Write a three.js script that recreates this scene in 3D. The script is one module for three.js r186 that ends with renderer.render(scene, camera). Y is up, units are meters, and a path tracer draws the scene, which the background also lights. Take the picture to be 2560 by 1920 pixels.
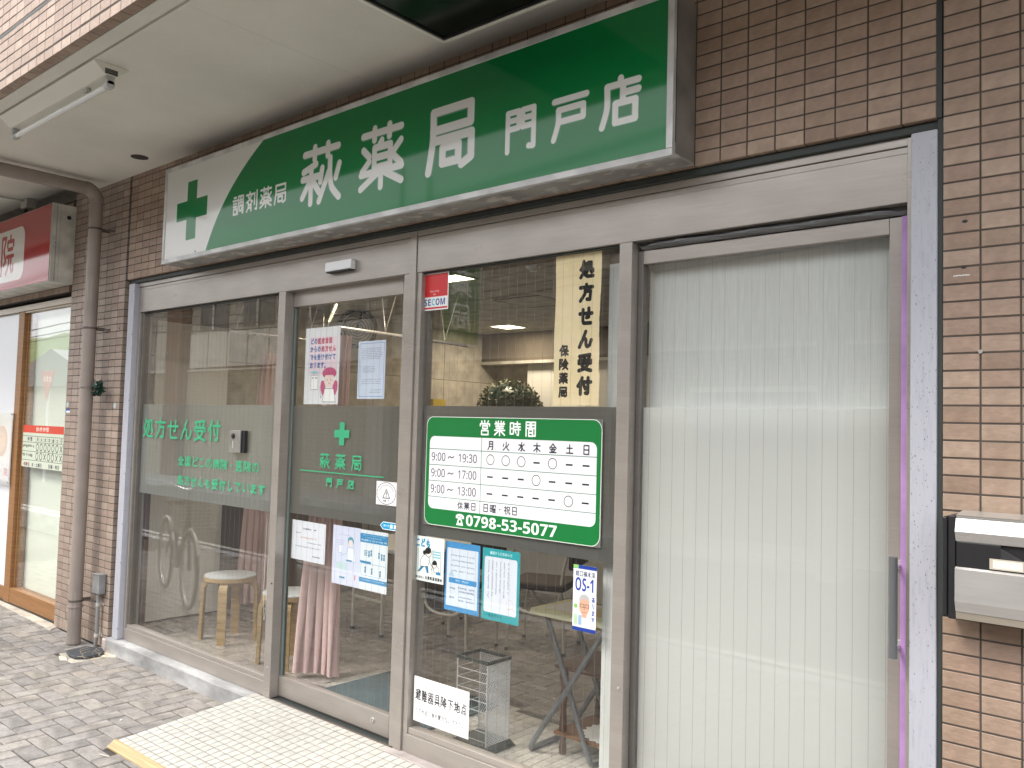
import * as THREE from 'three';
import { RoundedBoxGeometry } from 'three/addons/geometries/RoundedBoxGeometry.js';
import { mergeGeometries } from 'three/addons/utils/BufferGeometryUtils.js';
import { RectAreaLightUniformsLib } from 'three/addons/lights/RectAreaLightUniformsLib.js';
RectAreaLightUniformsLib.init();

// ---------------------------------------------------------------- camera, sky, sun, exposure
// x runs along the shop front, y is up, z points out to the street; the tiled wall face is z = 0.
const scene = new THREE.Scene();
const camera = new THREE.PerspectiveCamera(48.6, 4 / 3, 0.05, 600);
camera.position.set(0.6851, 1.5891, 2.6721);
camera.rotation.set(0.0505, 0.7144, 0.0275, 'YXZ');
camera.updateMatrixWorld(); camera.updateProjectionMatrix();
const renderer = new THREE.WebGLRenderer({ antialias: true });
renderer.toneMapping = THREE.LinearToneMapping;
renderer.toneMappingExposure = 3.4;
renderer.shadowMap.enabled = true;

{ // overcast sky: brighter overhead, soft banks of cloud
  const W = 256, H = 128, d = new Float32Array(W * H * 4);
  for (let j = 0; j < H; j++) for (let i = 0; i < W; i++) {
    const el = ((j + 0.5) / H - 0.5) * Math.PI, az = ((i + 0.5) / W) * Math.PI * 2, s = Math.max(0, Math.sin(el));
    const bank = 1 + 0.1 * Math.sin(az * 3 + 4 * s) * Math.cos(az * 2 - 7 * s + 1.3) + 0.06 * Math.sin(az * 7 + 11 * s);
    const l = el > 0 ? 0.62 * (1 + 1.6 * s) * bank : 0.25, k = (j * W + i) * 4;
    d[k] = l * 0.985; d[k + 1] = l; d[k + 2] = l * 1.035; d[k + 3] = 1;
  }
  const sky = new THREE.DataTexture(d, W, H, THREE.RGBAFormat, THREE.FloatType);
  sky.mapping = THREE.EquirectangularReflectionMapping; sky.magFilter = THREE.LinearFilter; sky.needsUpdate = true; sky.name = 'sky';
  scene.background = sky; scene.environment = sky;
}
const sun = new THREE.DirectionalLight(0xfff4e6, 0.9);
sun.name = 'sun'; sun.position.set(-9, 18, 13); sun.target.position.set(-2.5, 0, 0); sun.castShadow = true; sun.shadow.radius = 30;
Object.assign(sun.shadow.camera, { left: -14, right: 14, top: 14, bottom: -14, near: 1, far: 60 });
scene.add(sun, sun.target);

// ---------------------------------------------------------------- helpers
let seed = 7;
const rnd = () => { seed = (seed + 0x6d2b79f5) | 0; let t = Math.imul(seed ^ (seed >>> 15), 1 | seed); t = (t + Math.imul(t ^ (t >>> 7), 61 | t)) ^ t; return ((t ^ (t >>> 14)) >>> 0) / 4294967296; };
const between = (a, b) => a + (b - a) * rnd(), pick = (a) => a[Math.floor(rnd() * a.length)];
const used = {};
const numbered = (n) => { used[n] = (used[n] ?? -1) + 1; return used[n] ? `${n}_${String(used[n]).padStart(3, '0')}` : n; };
const EYE = [0.6851, 1.5891, 2.6721];
const moved = (x, y, z0, z1) => { const k = (z1 - EYE[2]) / (z0 - EYE[2]); return [EYE[0] + (x - EYE[0]) * k, EYE[1] + (y - EYE[1]) * k]; };   // size correction for a thing measured on plane z0 that really lies on z1
const inView = (x, y, z, m = 1.04) => { const v = new THREE.Vector3(x, y, z).project(camera); return Math.abs(v.x) < m && Math.abs(v.y) < m && v.z < 1; };

function thing(name, label, category, [x, y, z] = [0, 0, 0], group, kind) {
  const o = new THREE.Group(); o.name = numbered(name); o.position.set(x, y, z); scene.add(o);
  return tag(o, label, category, group, kind);
}
function tag(o, label, category, group, kind) {
  if (label) o.userData.label = label; if (category) o.userData.category = category;
  if (group) o.userData.group = group; if (kind) o.userData.kind = kind;
  return o;
}
function obj(name, geos, mat, parent = scene) {
  const g = Array.isArray(geos) ? mergeGeometries(geos.map((q) => { const c = q.index ? q.toNonIndexed() : q; for (const k of Object.keys(c.attributes)) if (!['position', 'normal', 'uv'].includes(k)) c.deleteAttribute(k); return c; })) : geos;
  const m = new THREE.Mesh(g, mat); m.name = parent === scene ? numbered(name) : name; m.castShadow = m.receiveShadow = true; parent.add(m);
  return m;
}
// box by its limits, uv in metres
function bx(x0, x1, y0, y1, z0, z1, r = 0) {
  const w = x1 - x0, h = y1 - y0, d = z1 - z0;
  const g = r ? new RoundedBoxGeometry(w, h, d, 1, Math.min(r, w / 2.01, h / 2.01, d / 2.01)) : new THREE.BoxGeometry(w, h, d);
  g.translate((x0 + x1) / 2, (y0 + y1) / 2, (z0 + z1) / 2);
  return metres(g);
}
function metres(g) {
  const p = g.attributes.position, n = g.attributes.normal, uv = new Float32Array(p.count * 2);
  for (let i = 0; i < p.count; i++) {
    const ax = Math.abs(n.getX(i)), ay = Math.abs(n.getY(i)), az = Math.abs(n.getZ(i));
    if (az >= ax && az >= ay) { uv[2 * i] = p.getX(i); uv[2 * i + 1] = p.getY(i); } else if (ay >= ax) { uv[2 * i] = p.getX(i); uv[2 * i + 1] = p.getZ(i); } else { uv[2 * i] = p.getZ(i); uv[2 * i + 1] = p.getY(i); }
  }
  g.setAttribute('uv', new THREE.BufferAttribute(uv, 2)); return g;
}
function tube(pts, r, seg = 24, rad = 10, curved = true) {
  const v = pts.map((p) => new THREE.Vector3(...p));
  let c;
  if (curved) c = new THREE.CatmullRomCurve3(v, false, 'centripetal');
  else { c = new THREE.CurvePath(); for (let i = 1; i < v.length; i++) c.add(new THREE.LineCurve3(v[i - 1], v[i])); }
  return new THREE.TubeGeometry(c, seg, r, rad, false);
}
function rod(a, b, r, rad = 10) {
  const A = new THREE.Vector3(...a), B = new THREE.Vector3(...b), d = B.clone().sub(A), g = new THREE.CylinderGeometry(r, r, d.length(), rad);
  g.applyQuaternion(new THREE.Quaternion().setFromUnitVectors(new THREE.Vector3(0, 1, 0), d.normalize())); g.translate((a[0] + b[0]) / 2, (a[1] + b[1]) / 2, (a[2] + b[2]) / 2);
  return g;
}
// a bevelled slab facing +z (tile, brick, paver), front at z = d; 18 faces
function slab(w, h, d, c, ou = 0, ov = 0) {
  const q = [], P = (x, y, z) => [x, y, z], o = [[-w / 2, -h / 2], [w / 2, -h / 2], [w / 2, h / 2], [-w / 2, h / 2]], n = [[-w / 2 + c, -h / 2 + c], [w / 2 - c, -h / 2 + c], [w / 2 - c, h / 2 - c], [-w / 2 + c, h / 2 - c]];
  const pos = [], uv = [], quad = (a, b, cc, e) => { for (const v of [a, b, cc, a, cc, e]) { pos.push(...v); uv.push(v[0] + ou, v[1] + ov + v[2]); } };
  quad(P(...n[0], d), P(...n[1], d), P(...n[2], d), P(...n[3], d));
  for (let i = 0; i < 4; i++) { const j = (i + 1) % 4; quad(P(...o[i], d - c), P(...o[j], d - c), P(...n[j], d), P(...n[i], d)); quad(P(...o[i], 0), P(...o[j], 0), P(...o[j], d - c), P(...o[i], d - c)); }
  const g = new THREE.BufferGeometry(); g.setAttribute('position', new THREE.Float32BufferAttribute(pos, 3)); g.setAttribute('uv', new THREE.Float32BufferAttribute(uv, 2)); g.computeVertexNormals();
  return g;
}
// periodic value noise and textures
const lattice = new Float32Array(65536); for (let i = 0; i < 65536; i++) lattice[i] = rnd();
function vnoise(x, y, px, py, s = 0) {
  const xi = Math.floor(x), yi = Math.floor(y), fx = x - xi, fy = y - yi, u = fx * fx * (3 - 2 * fx), v = fy * fy * (3 - 2 * fy);
  const h = (a, b) => lattice[((((a % px) + px) % px) * 157 + (((b % py) + py) % py) * 8191 + s * 3301) & 65535];
  return (h(xi, yi) * (1 - u) + h(xi + 1, yi) * u) * (1 - v) + (h(xi, yi + 1) * (1 - u) + h(xi + 1, yi + 1) * u) * v;
}
const fbm = (u, v, fx, fy, oct = 4, s = 0) => { let t = 0, a = 0.5, n = 0; for (let o = 0; o < oct; o++) { t += a * vnoise(u * fx, v * fy, fx, fy, s + o); n += a; a *= 0.5; fx *= 2; fy *= 2; } return t / n; };
function texture(w, h, metresWide, metresHigh, fn, { srgb = true } = {}) {
  const d = new Uint8Array(w * h * 4);
  for (let j = 0; j < h; j++) for (let i = 0; i < w; i++) {
    const c = fn((i + 0.5) / w, (j + 0.5) / h), k = (j * w + i) * 4, a = Array.isArray(c) ? c : [c, c, c];
    for (let e = 0; e < 3; e++) d[k + e] = Math.max(0, Math.min(255, a[e] * 255)); d[k + 3] = 255;
  }
  const t = new THREE.DataTexture(d, w, h); t.wrapS = t.wrapT = THREE.RepeatWrapping; t.magFilter = THREE.LinearFilter; t.minFilter = THREE.LinearMipmapLinearFilter; t.generateMipmaps = true;
  t.repeat.set(1 / metresWide, 1 / metresHigh); if (srgb) t.colorSpace = THREE.SRGBColorSpace; t.needsUpdate = true; return t;
}
const std = (o) => new THREE.MeshStandardMaterial(o), phys = (o) => new THREE.MeshPhysicalMaterial(o);
const lin = (r, g, b) => new THREE.Color().setRGB(r, g, b);

// ---------------------------------------------------------------- lettering
// Lettering drawn by hand: each character is a set of pen strokes on a 100 x 100 grid (x, y pairs of two digits; c = curved; name:box = a radical squeezed into that box).
const GLYPHS = {
  艹: '04459645 32083292 68086892', 口: '12089208929312931208', 日: '18058205829518951805 18508250',
  禾: '74080820 04389638 50155099 46420482 54429476', 亻: 'c880250280450 56265699', 言: '30067006 05239523 18398239 18558255 口:14669299', 阝: '06040699 06048804483894664874',
  疒: '54005412 22149814 c221422600698 06261242 02701458', 隹: '40020448 22282299 24289628 60286094 24499049 24709070 22949694 62086028', 周: 'c120812600498 1208920892968096 52165242 30287628 28427842 口:32547686',
  斉: '50025012 04149614 c781650381252 c221650388852 c325832801298 70587098 32687068 32827082', ネ: '20022414 042040200662 22442299 26504262', 寺: '46189618 70047036 40379837 42569856 824282947092 52666080',
  辶: '08061620 043822382274 22740490 c207636906494 64949894',
  萩: '艹:02009824 禾:00265099 54425064 98429064 c742874607250 72504898 c745080789998', 薬: '艹:03009722 50244432 日:24328068 08332246 22540668 93327846 78549468 04739673 50665099 44750496 56759696',
  局: '1208880888361236 c120812500498 1452905290887296 口:28626890', 門: '10041098 1004440444441044 10244424 5604900490967694 56045644 56449044 56249024', 戸: '06089408 1830863086581858 c183018600698',
  店: '50025014 16149414 c161416600498 56205652 56349434 口:30509297', 調: '言:00044299 周:44009999', 剤: '斉:00006499 74127468 940294958292',
  院: '阝:00003899 70027014 4828481696169628 54368836 44549854 c625460764298 80548086889498929878', 処: 'c260220300448 c241848183658 36580496 c144530745692 56929792 601082108262886895649554 c601060454872',
  方: '50025018 04189618 c421840550698 4042824278925690', せ: '04369636 720672585660 281228803492 34924694 46948894', ん: 'c520430520696 c187040465454568066948486 84869556', 受: '88041012 16182434 46165234 84167236 0654063894389454 18547854 c785454820698 c245848849698',
  付: '亻:00003899 38269826 780278907494 74946092 46425866', 全: 'c500230280344 c500270289744 22467846 22697869 05949594 50465094', 国: '08069206929508950806 24257625 26497449 22767876 50255076 62586868', ど: '28063648 c842640461668 c1668228850938892 74028214 88009512',
  こ: '16168416 c125818824292 42929288', の: 'c541248502882127606522024 c202454108422965086786094', 病: '疒:00009999 36309630 4298424694469496 94968496 66306646 c664662624880 66588078', 医: '9606080608969696 38142640 32288028 20528652 c522852602486 c545668708486',
  も: 'c440438504080 c408058958088 80888466 14327232 12587058', し: 'c280626704094 c409464928868', て: '06169416 c941660364662 c466258868294', い: 'c141815622888 28884270 c742286429266', ま: '12208820 16448444 c500450763692 c369216861874 c187432685876 58768892',
  す: '05209520 c560456504466 c446628583042 c304246365848 c584856743496', か: 'c063256286440 c644056843890 c360424560694 c742086349252', ら: '36046016 c242818664646 c464678547684 76844096', で: '06149214 c921460344660 c466056868294 72488262 86409654',
  け: 'c140608501692 36309630 c740674605496', お: '06266026 c340434782092 c209208802462 c246264508866 c886680905494 72149230', り: 'c240820402860 c720676505096', メ: 'c801860600696 26306870', あ: '08208820 c400438604094 c724460702690 c269006704054 c405464428864 c886482885694',
  に: 'c120608501492 44208820 c446656869284', を: '10189018 c440630442456 c245642405060 50605678 c883656503876 c387644948692', な: '06246224 c340424500664 74149034 c644066767088 c708848964878 c487866728692', さ: '08248824 c520460307650 76505450 c145018784092 40927488', 営: '18042418 46004814 82027416 0636062294229436 口:22347856 48545266 口:10668899',
  業: '36023618 62026218 14062016 86068016 06209420 32243632 68246432 14368636 18508250 04649664 50365099 44660496 56669696', 時: '日:00084490 寺:02009999', 間: '門:00009999 日:24507699', 関: '門:00009999 38504458 62505658 28627262 24767676 50625076 49762698 51767498',
  月: 'c260626600698 2606800680926694 26347834 26627862', 火: '14280854 88267054 c500550453275 32750596 c515069789596', 水: '500250923894 0830403030620686 88205844 c544068789690', 木: '04309630 50025099 c483240600488 c523060629688', 金: 'c500228260348 c500272269748 30427042 14608660 06949694 50425094 26703484 74706484',
  土: '14408640 06929492 50065092', 休: '亻:00003899 木:32009999', 曜: '日:00084290 440868086830 440868084430 74089808 98089630 56344458 52505298 54509850 76507696 54649464 54789478 52969896', 祝: 'ネ:00009999 口:46069646 c604658724298 80468088869498949878',
  保: '亻:00003899 口:40068842 36569956 68426899 c665656783892 c705680789892', 険: '阝:00003699 c680252283844 c680284289944 56348234 口:44428870 68347070 c687060844098 c707080849898',
  避: '辶:00009999 3404620462263626 c340434343072 口:38366280 80008010 66129612 72167428 90168628 64309830 66509650 80308080', 難: '艹:00005020 口:06224444 06544854 02704870 25222570 23700498 27704898 隹:46009999', 器: '口:06024434 口:56029434 口:06684499 口:56689499 04509650 c503646500468 c505070629668',
  具: '24027602766624662402 24237623 24447644 04739673 34800898 66809298', 降: '阝:00003899 c640456244242 60169016 c901670364050 c602674429852 46609460 52605078 40789878 72487299', 下: '04129612 48124899 52328858', 地: '02304030 22062278 02844074 3854923492688070 66026672 5022508458949494 94949676', 点: '50025034 50169016 口:14348270 14780696 36803898 60806698 82789496',
  近: '辶:00009999 c900672144414 c441444403078 46369836 74367486', 物: '18061036 10264226 26022699 02664458 c580454204450 52249424 942488947694 c702664424670 c842474604698', 置: '08049204922208220804 36043622 64046422 06339433 50264844 26447644767826782644 26567656 26677667 064406949694', 経: '28041228 12283830 44161452 14524050 28502898 12680888 42684888 50089008 c900870325248 c581874349644 74467492 56689468 48929892', 補: 'ネ:00009999 44169816 84027812 4898483696369698 70067098 48569656 48749674', 液: '10061818 04301242 04961860 60025212 34129812 c521646364058 46384699 c645854605458 62349034 c903480704699 c606480809899',
  知: '22041030 16204620 04465046 c262028500698 c305840704886 口:54229690', 一: '05509550', 人: 'c500448500496 c504860729696', 会: 'c500230260344 c500270269744 26427442 10609060 48603488 34887886 66708892', 自: '50024416 1816841684941894 18941816 18428442 18688468', 動: '44060812 02205620 29102992 口:08325266 08485048 06785278 02925692 60289628 96289092 90927690 c780476505696', 社: 'ネ:00009999 50389438 72087292 44929892', 団: '08069206929508950806 20328032 62166280 62805276 34483864',
  兵: '76041810 20082062 20369036 64366462 04649664 34740898 66749298', 県: '26047604765026502604 26207620 26357635 08180866 08669466 50665098 30741892 70748490', 庫: '50005010 14109410 c141014600498 30229422 36349034906836683634 36519051 63166398 24809880', 師: '26021614 10141096 1014461446401040 1056465646881088 54089808 76087698 56305680 5630963096809078', 般: '24021412 c121212600498 12124412449644963692 04525052 28222838 28602876 c601060305042 6010881088349634 56488848 c884880745098 c604872749898', 法: '10061818 04301242 04961860 66046640 40229222 34409840 c644056704490 44908886 80709498',
  診: '言:00004499 c680254263844 c680282289944 c763462445250 c845064645470 c927068845096', 療: '疒:00009999 34288628 c602852403654 c623070428855 口:46506872 60726099 46804096 76808496', 機: '木:00004499 54045020 60185032 80047620 88188032 44389838 c623866708896 82408278 56385699', 
  止: '50065092 50449044 20342092 05929592', れ: '22042299 06284028 c402825560680 c226050347442 74427084 70849880', ア: '0814900890085638 c522850582898',
};
const strokesOf = (ch, box = [0, 0, 100, 100], out = []) => {
  for (const tok of GLYPHS[ch].split(' ')) {
    const part = /^(\D):(\d\d)(\d\d)(\d\d)(\d\d)$/.exec(tok);
    const w = (box[2] - box[0]) / 100, h = (box[3] - box[1]) / 100;
    if (part) { const [a, b, c, d] = part.slice(2).map(Number); strokesOf(part[1], [box[0] + a * w, box[1] + b * h, box[0] + c * w, box[1] + d * h], out); continue; }
    const curved = tok[0] === 'c', n = tok.match(/\d\d/g).map(Number), pts = [];
    for (let i = 0; i < n.length; i += 2) pts.push([box[0] + n[i] * w, box[1] + n[i + 1] * h]);
    out.push({ curved, pts });
  }
  return out;
};
function pen(g, ch, x, y, w, h) {            // one character, stroked with the current pen in the box x, y, w, h
  for (const { curved, pts } of strokesOf(ch)) {
    const p = pts.map(([a, b]) => [x + (a * w) / 100, y + (b * h) / 100]);
    g.beginPath(); g.moveTo(...p[0]);
    if (!curved || p.length < 3) for (const q of p.slice(1)) g.lineTo(...q);
    else for (let i = 0; i < p.length - 1; i++) {
      const a = p[Math.max(0, i - 1)], b = p[i], c = p[i + 1], d = p[Math.min(p.length - 1, i + 2)];
      g.bezierCurveTo(b[0] + (c[0] - a[0]) / 6, b[1] + (c[1] - a[1]) / 6, c[0] - (d[0] - b[0]) / 6, c[1] - (d[1] - b[1]) / 6, c[0], c[1]);
    }
    g.stroke();
  }
}
// a line of lettering in a box: characters of our own pen, Latin and digits in the font, stretched to their cells
function letter(g, text, x, y, w, h, { weight = .1, color = '#000', vertical = false, gap = .12, cap = 'round', font = 'sans-serif' } = {}) {
  g.strokeStyle = g.fillStyle = color; g.lineCap = g.lineJoin = cap === 'butt' ? 'miter' : 'round'; if (cap === 'butt') { g.lineCap = 'butt'; }
  const n = [...text].length, step = (vertical ? h : w) / (n - gap), cell = step * (1 - gap);
  [...text].forEach((ch, i) => {
    const cx = vertical ? x : x + i * step, cy = vertical ? y + i * step : y, cw = vertical ? w : cell, chh = vertical ? cell : h;
    g.lineWidth = weight * Math.min(cw, chh);
    if (ch === ' ' || ch === '　') return;
    const inset = g.lineWidth / 2;
    if (GLYPHS[ch]) pen(g, ch, cx + inset, cy + inset, cw - 2 * inset, chh - 2 * inset);
    else if (ch === '・') { g.beginPath(); g.arc(cx + cw / 2, cy + chh / 2, g.lineWidth * .9, 0, 7); g.fill(); }
    else if (ch === '。') { g.beginPath(); g.arc(cx + cw * .2, cy + chh * .85, cw * .1, 0, 7); g.stroke(); }
    else latin(g, ch, cx, cy, cw, chh, font);
  });
}
function latin(g, s, x, y, w, h, font = 'bold sans-serif', squeeze = true) {   // words in a box by cap height
  g.save(); g.font = font.replace(/(sans-serif|serif|monospace)/, `100px $1`); g.textBaseline = 'alphabetic'; g.textAlign = 'left';
  const m = g.measureText(s), sy = h / 72; g.translate(x, y + h); g.scale(squeeze ? w / m.width : sy, sy); g.fillText(s, 0, 0); g.restore();
}

// ---------------------------------------------------------------- materials
const mottle = texture(256, 256, 0.5, 0.5, (u, v) => { const a = 0.86 + 0.28 * (fbm(u, v, 6, 6, 5) - 0.5); return [a, a, a]; });
const fine = texture(256, 256, 0.12, 0.12, (u, v) => fbm(u, v, 24, 24, 4, 9), { srgb: false });
const stipple = texture(256, 256, 0.16, 0.16, (u, v) => Math.pow(fbm(u, v, 20, 20, 3, 3), 1.5), { srgb: false });
const splitFace = texture(256, 256, 0.2, 0.2, (u, v) => { const w = 0.06 * (fbm(u, v, 5, 5, 3, 21) - 0.5); return 0.65 * fbm(u + w, v + w + u * 0, 7, 18, 4, 5) + 0.35 * fbm(u, v, 30, 30, 2, 31); }, { srgb: false });
const brushed = texture(256, 256, 0.6, 0.25, (u, v) => { const a = 0.95 + 0.05 * (fbm(u, v, 3, 64, 3, 40) - 0.5) + 0.09 * (fbm(u, v, 4, 5, 4, 44) - 0.5); return [a, a, a]; });
const smudge = texture(256, 256, 0.9, 0.7, (u, v) => 0.8 + 0.5 * (fbm(u, v, 5, 5, 5, 50) - 0.5), { srgb: false });
const tileTone = texture(128, 128, 0.25, 0.25, (u, v) => { const a = 0.9 + 0.2 * (fbm(u, v, 8, 8, 4, 60) - 0.5); return [a, a * (0.99 + 0.02 * fbm(u, v, 3, 3, 2, 64)), a]; });
const TONES = [[0.386, 0.271, 0.203], [0.36, 0.249, 0.182], [0.42, 0.304, 0.229], [0.339, 0.235, 0.173], [0.398, 0.283, 0.212], [0.373, 0.258, 0.193], [0.44, 0.324, 0.244], [0.377, 0.268, 0.195]];
const M = {
  tiles: TONES.map((c) => std({ color: lin(...c), map: tileTone, roughness: 0.55, bumpMap: splitFace, bumpScale: 0.0016 })),
  grout: std({ color: lin(0.10, 0.083, 0.072), map: mottle, roughness: 0.95 }),
  seal: std({ color: lin(0.028, 0.036, 0.034), roughness: 0.6, bumpMap: fine, bumpScale: 0.0006 }),
  black: std({ color: lin(0.012, 0.012, 0.014), roughness: 0.45 }),
  bronze: std({ color: lin(0.40, 0.366, 0.334), map: brushed, metalness: 0.4, roughness: 0.42, roughnessMap: smudge }),
  bronzeDark: std({ color: lin(0.20, 0.187, 0.172), map: brushed, metalness: 0.5, roughness: 0.45 }),
  silverPaint: std({ color: lin(0.40, 0.41, 0.46), roughness: 0.5, map: null }),
  alu: std({ color: lin(0.72, 0.73, 0.74), map: brushed, metalness: 0.25, roughness: 0.35 }),
  steel: std({ color: lin(0.66, 0.65, 0.63), map: brushed, metalness: 0.6, roughness: 0.34, roughnessMap: smudge }),
  chrome: std({ color: lin(0.6, 0.6, 0.6), metalness: 0.95, roughness: 0.2 }),
  soffit: std({ color: lin(0.78, 0.755, 0.675), roughness: 0.9, bumpMap: stipple, bumpScale: 0.0018 }),
  white: std({ color: lin(0.74, 0.74, 0.72), roughness: 0.5 }),
  offwhite: std({ color: lin(0.62, 0.60, 0.55), roughness: 0.55, map: mottle }),
  plasticWhite: std({ color: lin(0.70, 0.71, 0.72), roughness: 0.35 }),
  lampWhite: std({ color: lin(0.80, 0.785, 0.70), roughness: 0.4 }),
  glass: phys({ color: lin(0.985, 0.99, 0.985), transmission: 1, thickness: 0, roughness: 0.0, ior: 1.5 }),
  wire: std({ color: lin(0.30, 0.30, 0.29), metalness: 0.5, roughness: 0.4 }),
  frostLeaf: phys({ color: lin(0.96, 0.96, 0.955), transmission: 0.92, thickness: 0, roughness: 0.96, specularIntensity: 0.3 }),
  frostNoGlare: phys({ color: lin(0.40, 0.405, 0.385), transmission: 0.84, thickness: 0, roughness: 0.96, specularIntensity: 0.3 }),  // same film as the left window, without the painted reflection
  frostGlare: phys({ color: lin(0.56, 0.585, 0.575), transmission: 0.84, thickness: 0, roughness: 0.96, specularIntensity: 0.3 }),  // left window copy, paler to put the reflection on it into the colour
  edgeGlass: std({ color: lin(0.20, 0.25, 0.24), roughness: 0.2 }),
  pipe: std({ color: lin(0.31, 0.27, 0.245), roughness: 0.5, map: null }),
  concrete: std({ color: lin(0.44, 0.44, 0.43), roughness: 0.85, map: null, bumpMap: fine, bumpScale: 0.0008 }),
  stuccoIn: std({ color: lin(0.60, 0.555, 0.475), roughness: 0.9, map: mottle }),
  ceilIn: std({ color: lin(0.55, 0.525, 0.475), roughness: 0.95, map: mottle }),
  bulkhead: std({ color: lin(0.12, 0.10, 0.075), roughness: 0.8 }),
  cabinet: std({ color: lin(0.66, 0.65, 0.61), roughness: 0.6 }),
  blind: phys({ color: lin(0.69, 0.71, 0.695), roughness: 0.9, transmission: 0.12, thickness: 0, map: null, side: THREE.DoubleSide }),
  pink: phys({ color: lin(0.92, 0.68, 0.655), roughness: 0.95, transmission: 0.15, thickness: 0, side: THREE.DoubleSide, map: null }),
  birch: std({ color: lin(0.60, 0.43, 0.22), roughness: 0.5, map: null }),
  walnut: std({ color: lin(0.165, 0.068, 0.032), roughness: 0.45, map: null }),
  wood: std({ color: lin(0.40, 0.20, 0.075), roughness: 0.5, map: null }),
  pineStrip: std({ color: lin(0.62, 0.475, 0.265), roughness: 0.65, map: null }),
  seatGrey: std({ color: lin(0.50, 0.53, 0.55), roughness: 0.55 }),
  chairBrown: std({ color: lin(0.055, 0.036, 0.028), roughness: 0.6 }),
  ivoryTube: std({ color: lin(0.60, 0.58, 0.52), roughness: 0.35 }),
  greyTube: std({ color: lin(0.17, 0.18, 0.19), roughness: 0.4, metalness: 0.3 }),
  tableTop: std({ color: lin(0.66, 0.66, 0.42), roughness: 0.5 }),
  mat: std({ color: lin(0.05, 0.105, 0.13), roughness: 1, bumpMap: fine, bumpScale: 0.004, map: mottle }),
  leaf: phys({ color: lin(0.08, 0.09, 0.032), roughness: 0.7, transmission: 0.2, thickness: 0, side: THREE.DoubleSide }),
  darkLeaf: std({ color: lin(0.012, 0.05, 0.032), roughness: 0.4, side: THREE.DoubleSide }),
  tapePink: std({ color: lin(0.55, 0.31, 0.68), roughness: 0.6, map: mottle }),
  vinylGrey: std({ color: lin(0.14, 0.145, 0.15), roughness: 0.3, metalness: 0.2 }),
  beads: std({ color: lin(0.66, 0.66, 0.60), roughness: 0.35 }),
};
const woodGrain = texture(256, 256, 0.5, 0.12, (u, v) => { const g = fbm(u, v, 3, 30, 4, 70), a = 0.82 + 0.3 * (g - 0.5) + 0.12 * (fbm(u, v, 2, 90, 2, 75) - 0.5); return [a, a * 0.98, a * 0.94]; });
for (const k of ['birch', 'walnut', 'wood', 'pineStrip']) M[k].map = woodGrain;
M.soffit.map = texture(256, 256, 1.4, 1.4, (u, v) => { const a = 0.95 + 0.1 * (fbm(u, v, 3, 3, 5, 7) - 0.5); return [a, a, a]; }); M.concrete.map = texture(512, 256, 1.7, 0.4, (u, v) => { const a = 0.86 + 0.5 * (fbm(u, v, 6, 4, 5, 80) - 0.5) + 0.1 * (fbm(u, v, 40, 20, 2, 85) - 0.5); return [a, a * 1.005, a * 1.02]; });
M.pipe.map = texture(256, 512, 0.5, 2.2, (u, v) => { let a = 0.93 + 0.14 * (fbm(u, v, 5, 14, 4, 90) - 0.5); const s = fbm(u, v, 24, 5, 3, 95); if (s > 0.72) a += 0.35 * (s - 0.72) * 4; return [a, a * 0.99, a * 0.98]; });
{ // paint with corrosion spots
  const spots = []; for (let i = 0; i < 520; i++) { const v = between(0, 1), cl = Math.exp(-Math.pow((v - 0.6) / 0.13, 2)) + 0.35; if (rnd() < cl) spots.push([rnd(), v, between(0.004, 0.014), between(0.0006, 0.0018)]); }
  const c = document.createElement('canvas'); c.width = 96; c.height = 2048; const g = c.getContext('2d'); g.fillStyle = '#fff'; g.fillRect(0, 0, 96, 2048);
  for (let i = 0; i < 900; i++) { g.fillStyle = `rgba(${pick(['225,228,236', '255,255,255', '236,236,240'])},${between(0.1, 0.4)})`; g.fillRect(between(0, 90), between(0, 2048), between(1, 8), between(4, 60)); }
  for (const [u, v, a, b] of spots) { g.fillStyle = `rgba(84,88,104,${between(0.35, 0.8)})`; g.beginPath(); g.ellipse(u * 96, (1 - v) * 2048, Math.max(0.9, a * 110 * 0.9), Math.max(1.2, b * 1600), between(-0.6, 0.6), 0, 7); g.fill(); }
  const t = new THREE.CanvasTexture(c); t.colorSpace = THREE.SRGBColorSpace; t.wrapS = t.wrapT = THREE.RepeatWrapping; t.repeat.set(1 / 0.085, 1 / 2.5); M.silverPaint.map = t;
}
const cloth = texture(128, 128, 0.02, 0.02, (u, v) => { const a = 0.93 + 0.05 * Math.sin(u * 6.283 * 8) * Math.sin(v * 6.283 * 8) + 0.05 * (fbm(u, v, 8, 8, 3, 99) - 0.5); return [a, a, a]; });
M.pink.map = cloth; M.blind.map = texture(256, 64, 0.3, 0.3, (u, v) => { const a = 0.95 + 0.07 * (fbm(u, v, 90, 4, 2, 110) - 0.5); return [a, a, a]; });

// ---------------------------------------------------------------- the tiles
const TG = {};
function tileGeo(w, h, d = 0.008, variants = 5, c = 0.0014) {
  const k = [w, h, d].map((q) => q.toFixed(3)).join();
  if (!TG[k]) { TG[k] = []; for (let i = 0; i < variants; i++) TG[k].push(slab(w, h, d, c, rnd() * 3, rnd() * 3)); }
  return pick(TG[k]);
}
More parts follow.
